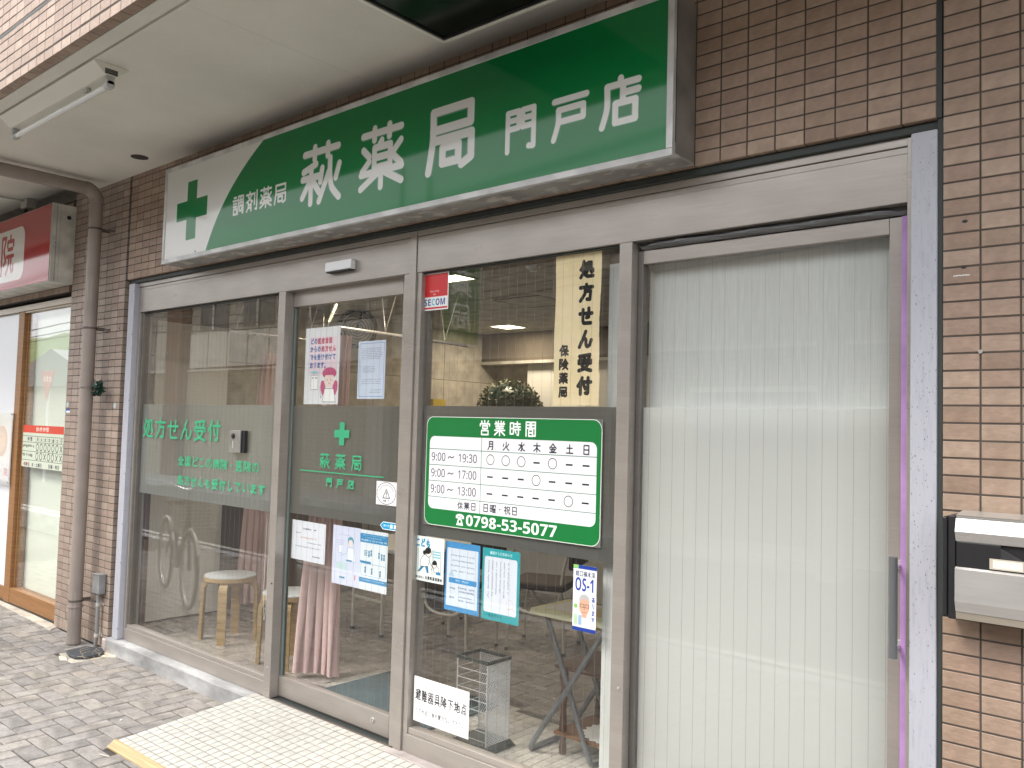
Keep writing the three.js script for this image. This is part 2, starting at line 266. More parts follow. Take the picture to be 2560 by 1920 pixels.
// places tiles; the `most` nearest in view become parts, the rest one stuff part
function layTiles(parent, list, most = 300, name = 'tile', mats = M.tiles) {
  const o = parent.position;
  for (const t of list) { const wx = o.x + t.x, wy = o.y + t.y, wz = o.z + t.z; t.seen = inView(wx, wy, wz) && !t.hidden; t.far = Math.hypot(wx - EYE[0], wy - EYE[1], wz - EYE[2]); t.mat = t.mat ?? pick(mats); }
  const order = list.slice().sort((a, b) => (b.seen - a.seen) || (a.far - b.far));
  const rest = new Map(), e = new THREE.Matrix4(), q = new THREE.Quaternion();
  order.forEach((t, i) => {
    q.setFromEuler(new THREE.Euler(t.rx ?? 0, t.ry ?? 0, t.rz ?? 0, 'YXZ'));
    if (i < most && t.seen) { const m = obj(name, t.geo, t.mat, parent); m.position.set(t.x, t.y, t.z); m.quaternion.copy(q); }
    else { const g = t.geo.clone(); g.applyMatrix4(e.compose(new THREE.Vector3(t.x, t.y, t.z), q, new THREE.Vector3(1, 1, 1))); if (!rest.has(t.mat)) rest.set(t.mat, []); rest.get(t.mat).push(g); }
  });
  if (rest.size) {
    const mats2 = [...rest.keys()], gs = mats2.map((m) => mergeGeometries(rest.get(m))), all = mergeGeometries(gs, true);
    const m = new THREE.Mesh(all, mats2); m.name = name + 's'; m.castShadow = m.receiveShadow = true; m.userData.kind = 'stuff'; parent.add(m);
  }
}
const tilt = () => between(-0.004, 0.004);
function grid(x0, cols, y0, rows, { w = 0.095, h = 0.045, px = 0.1, py = 0.05, z = -0.008, d = 0.008, skip } = {}) {
  const out = [];
  for (let r = 0; r < rows; r++) for (let c = 0; c < cols; c++) {
    const x = x0 + px * (c + 0.5), y = y0 + py * (r + 0.5); if (skip?.(x, y)) continue;
    out.push({ x, y, z: z + between(-0.0005, 0.0005), geo: tileGeo(w, h, d), rx: tilt(), ry: tilt() });
  }
  return out;
}

// upper wall over the shop front
const TOP = 3.267, WALL0 = 2.535;
{
  const t = thing('tiled_wall', 'brown tiled wall above the shop front, behind the green signboard', 'wall', [-2.6, WALL0, 0]);
  const L = grid(-2.6, 52, 0, 15, { skip: (x, y) => y > 0.745 });
  const behind = (q) => q.x - 2.6 > -4.36 && q.x - 2.6 < -0.86 && q.y > 0.06 && q.y < 0.52;
  const vis = L.filter((q) => !behind(q)); for (const q of L) q.hidden = behind(q);
  for (const q of vis) if (q.y < 0.05) { q.geo = tileGeo(0.095, 0.046, 0.045); q.z = -0.045; }
  layTiles(t, L.filter((q) => !(behind(q) && q.y < 0.4)), 300);
  obj('grout', bx(-2.6, 2.6, 0.004, 0.732, -0.3, -0.0018), M.grout, t);
  obj('sealant_joint', [bx(-2.605, -2.594, 0, 0.732, -0.012, 0.001), bx(2.6, 2.614, 0, 0.732, -0.012, 0.001)], M.seal, t);
}
// pillars left and right of the shop front
const greyTiles = TONES.map((c) => { const g = (c[0] + c[1] + c[2]) / 3; return std({ color: lin(...c.map((v) => (v * 0.72 + g * 0.28) * 1.06)), map: tileTone, roughness: 0.55, bumpMap: splitFace, bumpScale: 0.0016 }); });
function pillar(label, x0, cols, most, extra) {
  const w = cols * 0.1, t = thing('tiled_pillar', label, 'pillar', [x0 + w / 2, 0, 0]);
  const L = grid(-w / 2, cols, 0.085, 64, { skip: (x, y) => y > 3.28 });
  for (const q of L) q.hidden = extra?.(q.x + x0 + w / 2, q.y);
  for (let i = 0; i < cols * 2; i++) L.push({ x: -w / 2 + 0.05 * i + 0.025, y: 0.043, z: -0.008, geo: tileGeo(0.046, 0.078), rx: tilt(), ry: tilt() });
  if (extra) for (const q of L) if (q.x > w / 2 - 0.1 && q.y > 0.085) { q.geo = tileGeo(0.095, 0.045, 0.05); q.z = -0.05; q.ry = 0; q.rx = 0; }
  layTiles(t, L, most, 'tile', extra ? greyTiles : M.tiles);
  obj('grout', bx(-w / 2 + 0.002, w / 2 - 0.003, 0, TOP, -0.12, -0.0018), M.grout, t);
  return t;
}
pillar('tiled pillar with the grey downpipe, left of the shop front', -6.125, 9, 300, (x, y) => x > -5.64 && x < -5.44);
const rightPillar = pillar('tiled pillar with the steel letter box, right of the shop front', 0.015, 12, 300);
{ // small anchors, screw holes and scratches in the right pillar
  const s = [[0.075, 2.216], [0.072, 2.083]];
  for (const [x, y] of s) obj('chipped_hole', (() => { const g = new THREE.IcosahedronGeometry(0.006, 1); g.scale(1.3, 0.8, 0.35); g.translate(x - 0.615, y, 0.0005); return metres(g); })(), M.black, rightPillar);
  const a = new THREE.CylinderGeometry(0.0055, 0.0062, 0.004, 14); a.rotateX(Math.PI / 2); a.translate(0.115 - 0.615, 1.838, 0.001); obj('anchor_plug', metres(a), M.steel, rightPillar);
  const sc = []; for (let i = 0; i < 5; i++) sc.push(bx(0.045 + 0.008 * i - 0.615, 0.056 + 0.008 * i - 0.615, 2.058 + 0.001 * (i % 2), 2.0605 + 0.001 * (i % 2), -0.0005, 0.0009));
  obj('plaster_smear', sc, M.white, rightPillar);
}
// seal lines between frame and tiles
{
  const t = thing('sealant_strip', 'dark green sealant line between the tiles and the metal shop front', 'sealant', [-2.6, 2.507, 0]);
  obj('strip', bx(-2.58, 2.6, 0.0, 0.0275, -0.12, -0.02, 0.004), M.seal, t);
  obj('strip', bx(-2.625, -2.575, -2.42, 0.0275, -0.12, -0.03), M.seal, t); obj('strip', bx(2.601, 2.615, -2.5, 0.0275, -0.12, -0.006), M.seal, t);
}
// canopy: edge beam with tiles, soffit with groove, neighbour's soffit
{
  const t = thing('tiled_beam', 'bright tiled edge beam of the canopy, top left', 'beam', [-2.6, TOP, 1.16]);
  const L = grid(-8.83 + 2.6, 100, 0.0025, 40, { skip: (x, y) => x - 2.6 > 1.2 });
  for (const q of L) if (q.y < 0.05) { q.geo = tileGeo(0.095, 0.045, 0.05, 5); q.z = -0.05; q.y = 0.0225; q.rx = q.ry = 0; }
  const L2 = L.filter((q) => q.x - 2.6 > -4.7 && q.x - 2.6 < -2.2 && q.y < 0.62 || (q.x * 10 | 0) % 1 === 0);
  layTiles(t, L2, 300);
  obj('grout', bx(-6.2, 3.8, 0.004, 2.2, -0.05, -0.0018), M.grout, t); obj('unseen_beam_face', bx(-13, -6.24, 0.0, 2.2, -0.05, -0.001), M.tiles[1], t);  // unseen stretch of beam, added so the red sign mirrors a dark edge
  obj('expansion_joint', bx(-6.2, 3.8, 0.282, 0.296, -0.01, 0.001), M.seal, t);
}
{
  const t = thing('soffit', 'off-white painted underside of the canopy with a groove along its edge', 'ceiling', [-2.6, TOP, 0.5], null, 'structure');
  obj('panel', bx(-3.23, 5, 0, 0.14, -0.5, 0.522), M.soffit, t);
  obj('panel', bx(-3.23, 5, 0.0, 0.14, 0.535, 0.607, 0.002), M.soffit, t);
  obj('groove', bx(-3.23, 5, 0.012, 0.14, 0.52, 0.537), M.soffit, t);
  obj('seam', bx(0.036, 0.0395, -0.0009, 0.004, -0.5, 0.52), M.soffit, t);
  obj('edge', bx(-3.232, -3.228, 0.002, 0.15, -0.5, 0.6), M.offwhite, t);
  const u = thing('soffit', 'grey underside of the neighbouring shop canopy behind the downpipe', 'ceiling', [-7.5, 3.36, 0.5], null, 'structure');
  obj('panel', bx(-3.5, 1.67, 0, 0.14, -0.5, 0.6), M.soffit, u);
}
{ // canopy roof, rest of the block, unseen storeys added to block sky light
  const t = thing('apartment_block', 'brown tiled apartment block beside the pharmacy with unseen storeys added above', 'building', [-2.5, 3.45, -3]);
  obj('unseen_storeys', bx(-10, 12, 1.0, 9, -4, 4.05), M.tiles[0], t); obj('canopy_slab', bx(-8.5, 12, 0.0, 1.0, -4, 4.1), M.offwhite, t);
  obj('side_wall', bx(3.72, 12, -3.45, 0, -4, 2.55), M.tiles[3], t);
  obj('side_wall', bx(-10, -7.2, -3.45, 0, -4, 2.75), M.tiles[3], t);
}

// ---------------------------------------------------------------- pavement, ramp, road
{
  const p = 0.0985, x0 = -4.155, z0 = 0.2, half = p / 2, toneC = [[0.31, 0.292, 0.277], [0.29, 0.277, 0.268], [0.33, 0.313, 0.294], [0.27, 0.26, 0.255], [0.318, 0.296, 0.272], [0.30, 0.287, 0.28]];
  const pTex = texture(256, 256, 0.6, 0.6, (u, v) => { const a = 0.88 + 0.42 * (fbm(u, v, 5, 9, 4, 120) - 0.5) + 0.16 * (fbm(u, v, 60, 60, 2, 125) - 0.5); return [a * 1.01, a, a * 0.985]; });
  const pB = texture(128, 128, 0.05, 0.05, (u, v) => fbm(u, v, 20, 20, 3, 130), { srgb: false });
  const mats = toneC.map((c) => std({ color: lin(...c), map: pTex, roughness: 0.92, bumpMap: pB, bumpScale: 0.0012 }));
  const t = tag(new THREE.Group(), 'grey and beige block pavement laid in herringbone in front of the shops', 'pavement', null, 'structure'); t.name = 'pavement'; t.position.set(-4, 0, 1); scene.add(t);
  const L = [];
  for (let j = -3; j < 27; j++) for (let i = -52; i < 66; i++) {
    const m = (((i - j) % 4) + 4) % 4; if (m !== 0 && m !== 3) continue;
    const hz = m === 0, cx = x0 + p * i + (hz ? p : half), cz = z0 + p * j + (hz ? half : p);
    if (cz < 0.0 || cz > 2.65 || (cx > -3.5 && cz < 0.72)) continue;
    if (Math.abs(cx + 5.2) < 0.12 && Math.abs(cz - 0.16) < 0.1) continue;
    const geo = tileGeo(hz ? 0.19 : 0.0905, hz ? 0.0905 : 0.19, 0.05, 5, 0.0045);
    L.push({ x: cx + 4, y: -0.05 + between(-0.0018, 0.0018), z: cz - 1, rx: -Math.PI / 2 + between(-0.006, 0.006), ry: between(-0.012, 0.012), geo, mat: pick(mats) });
  }
  layTiles(t, L, 300, 'paver');
  obj('sand_joint', bx(-6.2, 7, -0.12, -0.0075, -1.06, 1.68), std({ color: lin(0.085, 0.074, 0.066), map: mottle, roughness: 1 }), t);
  // patched mortar round the drain
  const patch = (pts, h, m) => { const s = new THREE.Shape(pts.map(([a, b]) => new THREE.Vector2(a + 4, -(b - 1)))), g = new THREE.ExtrudeGeometry(s, { depth: h, bevelEnabled: true, bevelSize: 0.003, bevelThickness: 0.003, bevelSegments: 1 }); g.rotateX(-Math.PI / 2); g.translate(0, -0.012, 0); return obj('mortar_patch', metres(g), m, t); };
  const pale = std({ color: lin(0.52, 0.49, 0.43), map: pTex, roughness: 0.95, bumpMap: fine, bumpScale: 0.002 });
  patch([[-5.34, 0.26], [-5.33, 0.04], [-5.06, 0.02], [-5.03, 0.29], [-5.1, 0.3]], 0.006, pale);
  patch([[-5.16, 0.03], [-5.06, 0.0], [-4.98, 0.05], [-5.06, 0.11]], 0.013, std({ color: lin(0.62, 0.58, 0.5), map: pTex, roughness: 0.95 }));
  patch([[-5.21, 0.27], [-5.12, 0.3], [-5.15, 0.33], [-5.25, 0.3]], 0.014, std({ color: lin(0.62, 0.59, 0.52), map: pTex, roughness: 0.95 }));
  patch([[-6.0, 0.07], [-7.6, 0.0], [-7.6, -0.05], [-6.1, -0.02]], 0.014, pale);
  obj('pebble', (() => { const g = new THREE.IcosahedronGeometry(0.006, 1); g.scale(1.2, 0.7, 1); g.translate(-3.79 + 4, 0.004, 0.555 - 1); return metres(g); })(), M.white, t);
  obj('twig', rod([-3.41 + 4, 0.004, 0.83 - 1], [-3.35 + 4, 0.003, 0.81 - 1], 0.0025, 6), std({ color: lin(0.55, 0.5, 0.42), roughness: 0.9 }), t);
  const road = tag(obj('road', [bx(-70, 50, -0.3, -0.12, 2.82, 7.6)], std({ color: lin(0.055, 0.055, 0.057), roughness: 0.9, map: mottle })), 'grey asphalt street in front of the shops', 'road', null, 'structure');
  tag(obj('ground', bx(-300, 300, -0.5, -0.31, -40, 300), std({ color: lin(0.14, 0.13, 0.11), roughness: 1, map: mottle })), 'ground around the buildings', 'ground', null, 'structure');
  tag(obj('kerb', [bx(-70, 50, -0.3, -0.002, 2.67, 2.82, 0.01), bx(-70, 50, -0.3, 0.02, 7.6, 7.75, 0.01)], M.concrete), 'pale concrete kerb along the street', 'kerb', null, 'structure');
  tag(obj('road_line', bx(-70, 50, -0.13, -0.116, 3.3, 3.4), M.offwhite), 'white line painted along the street edge', 'road marking', null, 'structure');
  tag(obj('far_pavement', bx(-70, 50, -0.3, 0.015, 7.75, 9.0), std({ color: lin(0.3, 0.29, 0.27), roughness: 0.95, map: mottle })), 'pale pavement across the street', 'pavement', null, 'structure');
}
{ // concrete sill and tiled ramp at the door
  const t = thing('sill', 'grey concrete sill under the left shop window', 'sill', [-4.3, 0, 0]);
  obj('plinth', bx(-0.9, 0.87, -0.02, 0.085, -0.12, 0.036, 0.006), M.concrete, t);
  obj('corner_patch', bx(-0.925, -0.86, -0.02, 0.083, -0.05, 0.04, 0.01), std({ color: lin(0.55, 0.49, 0.47), roughness: 0.9, map: mottle }), t);
  const r = thing('entrance_ramp', 'cream tiled ramp in front of the automatic door', 'ramp', [-2.6, 0, 0]);
  const s = new THREE.Shape([new THREE.Vector2(-0.056, -0.05), new THREE.Vector2(-0.056, 0.083), new THREE.Vector2(0.0, 0.083), new THREE.Vector2(0.718, 0.023), new THREE.Vector2(0.718, -0.05)]);
  const g = new THREE.ExtrudeGeometry(s, { depth: 2.4, bevelEnabled: false }); g.rotateY(-Math.PI / 2); g.translate(1.53, 0, 0);
  obj('mortar_bed', metres(g), std({ color: lin(0.17, 0.125, 0.105), roughness: 0.95, map: mottle }), r);
  const cream = [[0.575, 0.56, 0.52], [0.59, 0.575, 0.535], [0.56, 0.545, 0.505]].map((c) => std({ color: lin(...c), roughness: 0.42, map: tileTone, bumpMap: fine, bumpScale: 0.0003 }));
  const a = Math.atan2(0.06, 0.718), L = [];
  for (let i = 0; i < 46; i++) for (let k = -1; k < 14; k++) {
    if (k < 0) { L.push({ x: -0.868 + 0.0515 * (i + 0.5), y: 0.08, z: -0.0125, rx: -Math.PI / 2, geo: tileGeo(0.0465, 0.0465, 0.007, 5, 0.001), mat: pick(cream) }); continue; }
    const d = 0.014 + 0.0515 * (k + 0.5), wx = -0.868 + 0.0515 * (i + 0.5), z = d * Math.cos(a), y = 0.083 - d * Math.sin(a);
    L.push({ x: wx, y: y - 0.003, z, rx: -Math.PI / 2 + a, geo: tileGeo(0.0465, 0.0465, 0.007, 5, 0.001), mat: pick(cream) });
  }
  layTiles(r, L, 300);
  const w = new THREE.Shape([new THREE.Vector2(0.722, -0.002), new THREE.Vector2(0.722, 0.028), new THREE.Vector2(0.728, 0.028), new THREE.Vector2(0.764, 0.004), new THREE.Vector2(0.764, -0.002)]);
  const wg = new THREE.ExtrudeGeometry(w, { depth: 2.38, bevelEnabled: true, bevelSize: 0.001, bevelThickness: 0.001, bevelSegments: 1 }); wg.rotateY(-Math.PI / 2); wg.translate(1.5, 0, 0);
  tag(obj('wood_strip', metres(wg), M.pineStrip), 'pale timber strip along the foot of the tiled ramp', 'wood strip').position.x = -2.6;
  const c = thing('door_sill', 'pale mortar step under the window right of the door', 'sill', [-1.7, 0, 0]);
  obj('step', bx(-0.64, 1.6, 0.0, 0.0885, -0.12, 0.012, 0.004), std({ color: lin(0.52, 0.47, 0.45), roughness: 0.9, map: mottle }), c);
}

// ---------------------------------------------------------------- the metal shop front
const GZ = -0.072;                                  // outer face of the fixed panes
function pane(parent, x0, x1, y0, y1, zf, step) {
  const p = obj('glass_pane', bx(x0, x1, y0, y1, zf - 0.006, zf), M.glass, parent);
  const g = new THREE.BoxGeometry(0.0006, y1 - y0, 0.0006);
  if (step) for (let x = x0 + step * 0.6; x < x1 - 0.008; x += step) { const w = obj('wire', g, M.wire, p); w.position.set(x, (y0 + y1) / 2, zf - 0.003); }
  return p;
}
const screw = (x, y, z, parent, m = M.steel, r = 0.006) => { const g = new THREE.CylinderGeometry(r * 0.8, r, 0.004, 12); g.rotateX(Math.PI / 2); g.translate(x, y, z); return obj('screw', metres(g), m, parent); };
{
  const t = thing('shop_front', 'brown metal shop front with fixed windows beside the automatic door', 'shop front', [-2.6, 0, 0]), X = 2.6, B = (name, x0, x1, y0, y1, z0, z1, m = M.bronze, r = 0.0022) => obj(name, bx(x0 + X, x1 + X, y0, y1, z0, z1, r), m, t);
  B('header', -5.09, -2.3285, 2.306, 2.4775, -0.12, -0.04); B('header', -2.2815, -0.0885, 2.306, 2.4775, -0.12, -0.04);
  B('header_cap', -5.09, -2.3285, 2.4795, 2.507, -0.12, -0.036); B('header_cap', -2.2815, -0.0885, 2.4795, 2.507, -0.12, -0.036);
  B('header_ridge', -5.06, -2.36, 2.456, 2.459, -0.05, -0.0385); B('header_ridge', -2.27, -0.09, 2.456, 2.459, -0.05, -0.0385);
  B('mullion', -2.327, -2.283, 0.0885, 2.5065, -0.13, -0.034);
  B('post', -3.405, -3.341, 0.086, 2.3055, -0.13, -0.036); B('post', -2.371, -2.3285, 0.0885, 2.3055, -0.13, -0.042); B('post', -2.2815, -2.252, 0.0885, 2.3055, -0.13, -0.045);
  B('post', -1.136, -1.079, 0.0885, 2.3055, -0.13, -0.037);
  B('stile', -5.09, -5.062, 0.087, 2.3055, -0.13, -0.041); B('stile', -5.0615, -5.036, 0.188, 2.3055, -0.1, -0.055, M.bronzeDark);
  B('bottom_rail', -5.0615, -3.4055, 0.086, 0.165, -0.13, -0.041); B('bottom_rail', -5.0615, -3.4055, 0.1655, 0.188, -0.1, -0.05);
  B('bottom_rail', -2.2515, -1.1365, 0.0885, 0.172, -0.13, -0.041); B('bottom_rail', -2.2515, -1.1365, 0.1725, 0.2, -0.1, -0.052);
  B('door_threshold', -3.34, -2.3715, 0.0, 0.084, -0.2, -0.058, M.seal);
  B('threshold', -1.0785, -0.09, 0.0, 0.09, -0.14, -0.04);
  B('jamb', -5.173, -5.0905, 0.087, 2.504, -0.12, -0.004, M.silverPaint, 0.004); B('jamb', -0.0725, 0.0015, 0.0, 2.503, -0.12, 0.0, M.silverPaint, 0.004);
  B('jamb_edge', -0.0885, -0.073, 0.0, 2.5, -0.12, -0.022, M.bronze);
  for (const y of [0.16, 0.6, 0.86, 1.2, 1.7, 2.15, 2.45]) { const s = screw(-5.098 + X + 0.004, y, -0.003, t, M.bronzeDark, 0.0035); }
  screw(-3.368 + X, 0.245, -0.034, t); screw(-3.37 + X, 0.13, -0.034, t); screw(-3.36 + X, 0.7, -0.035, t, M.black, 0.005); screw(-1.099 + X, 0.63, -0.035, t);
  pane(t, -5.04 + X, -3.403 + X, 0.186, 2.308, GZ, 0.0495); pane(t, -2.256 + X, -1.134 + X, 0.198, 2.308, GZ, 0.0495);
  B('frosted_film', -5.036, -3.405, 1.076, 1.675, -0.0802, -0.0796, M.frostGlare, 0); B('frosted_film', -2.2515, -1.137, 1.076, 1.677, -0.0802, -0.0796, M.frostNoGlare, 0);
  B('glazing_seal', -5.036, -3.405, 2.2985, 2.3055, -0.09, -0.058, M.seal); B('glazing_seal', -2.2515, -1.137, 2.2995, 2.3055, -0.09, -0.055, M.seal);
}
{
  const t = thing('automatic_door', 'automatic sliding glass door with notices on its frosted pane', 'door', [-2.87, 0.086, -0.115]), X = 2.87, B = (name, x0, x1, y0, y1, z0, z1, m = M.bronze, r = 0.0022) => obj(name, bx(x0 + X, x1 + X, y0 - 0.086, y1 - 0.086, z0 + 0.115, z1 + 0.115, r), m, t);
  B('stile', -3.38, -3.338, 0.0935, 2.319, -0.13, -0.09, M.bronzeDark); B('stile', -2.428, -2.375, 0.0935, 2.319, -0.13, -0.09);
  B('top_rail', -3.3375, -2.4285, 2.223, 2.319, -0.13, -0.09); B('bottom_rail', -3.3375, -2.4285, 0.0935, 0.199, -0.13, -0.09);
  B('glass_edge', -3.3375, -3.334, 0.2, 2.2225, -0.112, -0.1, M.edgeGlass, 0);
  pane(t, -3.334 + X, -2.43 + X, 0.112, 2.138, 0.008, 0.0495);
  B('frosted_film', -3.333, -2.4295, 1.083, 1.675, -0.1156, -0.115, M.frostNoGlare, 0);
  const lock = new THREE.CylinderGeometry(0.012, 0.013, 0.006, 20); lock.rotateX(Math.PI / 2); lock.translate(-2.545 + X, 0.152 - 0.086, 0.028); const k = obj('lock', metres(lock), M.steel, t);
  const slot = bx(-2.5465 + X, -2.5435 + X, 0.145 - 0.086, 0.159 - 0.086, 0.029, 0.0318); obj('keyhole', slot, M.black, k);
}
{
  const t = thing('glass_door', 'glass door leaf with a long grey pull handle and white blind behind it', 'door', [-0.6, 0.09, -0.1]), X = 0.6, B = (name, x0, x1, y0, y1, z0, z1, m = M.bronze, r = 0.0022) => obj(name, bx(x0 + X, x1 + X, y0 - 0.09, y1 - 0.09, z0 + 0.1, z1 + 0.1, r), m, t);
  B('stile', -1.0775, -1.055, 0.092, 2.274, -0.12, -0.08, M.bronzeDark); B('stile', -0.157, -0.113, 0.092, 2.274, -0.12, -0.08);
  B('top_rail', -1.0545, -0.1575, 2.2225, 2.274, -0.12, -0.08); B('bottom_rail', -1.0545, -0.1575, 0.092, 0.19, -0.12, -0.08);
  pane(t, -1.056 + X, -0.156 + X, 0.1, 2.135, 0.005, 0.0505);
  B('frosted_film', -1.0545, -0.1575, 0.1905, 1.677, -0.1026, -0.102, M.frostLeaf, 0);
  const h = tag(new THREE.Group(), 'long grey pull handle'); h.name = 'handle'; t.add(h);
  const rg = new THREE.CylinderGeometry(0.0125, 0.0125, 0.294, 18); rg.translate(-0.111 + X, 1.091 - 0.09, 0.12); obj('grip', metres(rg), std({ color: lin(0.15, 0.155, 0.165), metalness: 0.4, roughness: 0.4 }), h);
  for (const y of [1.204, 0.965]) { const a = rod([-0.119 + X, y - 0.09, 0.016], [-0.112 + X, y - 0.09, 0.12], 0.0065), b = new THREE.CylinderGeometry(0.013, 0.015, 0.012, 18); b.rotateX(Math.PI / 2); b.translate(-0.12 + X, y - 0.09, 0.026); obj('bracket', [a, b].map(metres), M.steel, h); }
  for (const y of [1.16, 1.03]) screw(-0.118 + X, y - 0.09, 0.0205, t, M.black, 0.003);
  tag(obj('masking_tape', bx(-0.112, -0.0895, 0.0, 2.268, -0.075, -0.052), M.tapePink), 'strip of lilac masking tape running down beside the door leaf', 'tape');
  // crumpled grey vinyl tape over the leaf
  const N = 60, K = 6, pos = [], idx = [];
  for (let i = 0; i <= N; i++) for (let k = 0; k <= K; k++) {
    const u = i / N, v = k / K, edge = Math.min(1, Math.min(u, 1 - u) * 14), wob = 0.006 * Math.sin(u * 23 + v * 5) * Math.sin(v * 9 + u * 4) + 0.004 * Math.sin(u * 61 + v * 13) * (1 - edge * 0.6);
    pos.push(-1.06 + 0.962 * u, 2.277 + 0.026 * v + (1 - edge) * 0.006 * Math.sin(v * 7), -0.078 + 0.022 * Math.sin(v * Math.PI) * (0.5 + 0.5 * edge) + wob);
    if (i < N && k < K) { const a = i * (K + 1) + k; idx.push(a, a + K + 1, a + 1, a + 1, a + K + 1, a + K + 2); }
  }
  const g = new THREE.BufferGeometry(); g.setAttribute('position', new THREE.Float32BufferAttribute(pos, 3)); g.setIndex(idx); g.computeVertexNormals(); metres(g);
  M.vinylGrey.side = THREE.DoubleSide; tag(obj('vinyl_tape', g, M.vinylGrey), 'crumpled grey vinyl tape sealing the gap above the glass door', 'tape');
}
{ // sensor over the automatic door
  const t = thing('door_sensor', 'small white motion sensor on the header above the automatic door', 'sensor', [-2.845, 2.362, -0.04]);
  obj('body', bx(-0.108, 0.108, 0.006, 0.058, 0, 0.036, 0.008), M.plasticWhite, t);
  obj('lens', bx(-0.1, 0.1, 0.0, 0.012, 0.002, 0.033, 0.004), M.black, t);
}

// ---------------------------------------------------------------- printed things
function canvas(w, h, paint) { const c = document.createElement('canvas'); c.width = w; c.height = h; const g = c.getContext('2d'); g.fillStyle = '#fff'; g.fillRect(0, 0, w, h); paint(g, w, h); const t = new THREE.CanvasTexture(c); t.colorSpace = THREE.SRGBColorSpace; t.anisotropy = 8; return t; }
const CROSS = (g, x, y, w, h, a) => { g.fillRect(x, y + (h - h * a) / 2, w, h * a); g.fillRect(x + (w - w * a) / 2, y, w * a, h); };
const rr = (g, x, y, w, h, r) => { g.beginPath(); g.roundRect(x, y, w, h, r); };
// flat printed sheet, front face at z; measured limits are on plane z0
function sheet(name, label, cat, [x0, x1, y0, y1], z0, z, px, paint, { t = 0.0006, rough = 0.55, tilt = 0, group, edge = M.white, tint = [0.86, 0.86, 0.86] } = {}) {
  [x0, y0] = moved(x0, y0, z0, z); [x1, y1] = moved(x1, y1, z0, z);
  const w = x1 - x0, h = y1 - y0, map = canvas(px, Math.round((px * h) / w), paint), front = std({ map, color: lin(...tint), roughness: rough });
  const o = new THREE.Mesh(new THREE.BoxGeometry(w, h, t), [edge, edge, edge, edge, front, edge]);
  o.name = numbered(name); o.castShadow = o.receiveShadow = true; o.position.set((x0 + x1) / 2, (y0 + y1) / 2, z - t / 2); o.rotation.z = tilt; scene.add(o);
  return tag(o, label, cat, group);
}
// lettering cut from film: shape from a mask, colour from the material
function decal(name, label, cat, [x0, x1, y0, y1], z0, z, px, color, paint, parent) {
  [x0, y0] = moved(x0, y0, z0, z); [x1, y1] = moved(x1, y1, z0, z);
  const w = x1 - x0, h = y1 - y0, c = document.createElement('canvas'); c.width = px; c.height = Math.round((px * h) / w); const g = c.getContext('2d'); g.fillStyle = '#000'; g.fillRect(0, 0, c.width, c.height); paint(g, c.width, c.height);
  const a = new THREE.CanvasTexture(c); a.anisotropy = 8;
  const o = new THREE.Mesh(new THREE.PlaneGeometry(w, h), std({ color: lin(...color), roughness: 0.5, alphaMap: a, alphaTest: 0.5, side: THREE.DoubleSide })); o.name = numbered(name); o.position.set((x0 + x1) / 2, (y0 + y1) / 2, z); o.castShadow = o.receiveShadow = true; scene.add(o);
  return tag(o, label, cat);
}
const onGlass = -0.068, doorZ = -0.112;
const GREEN = '#0f7a3e';

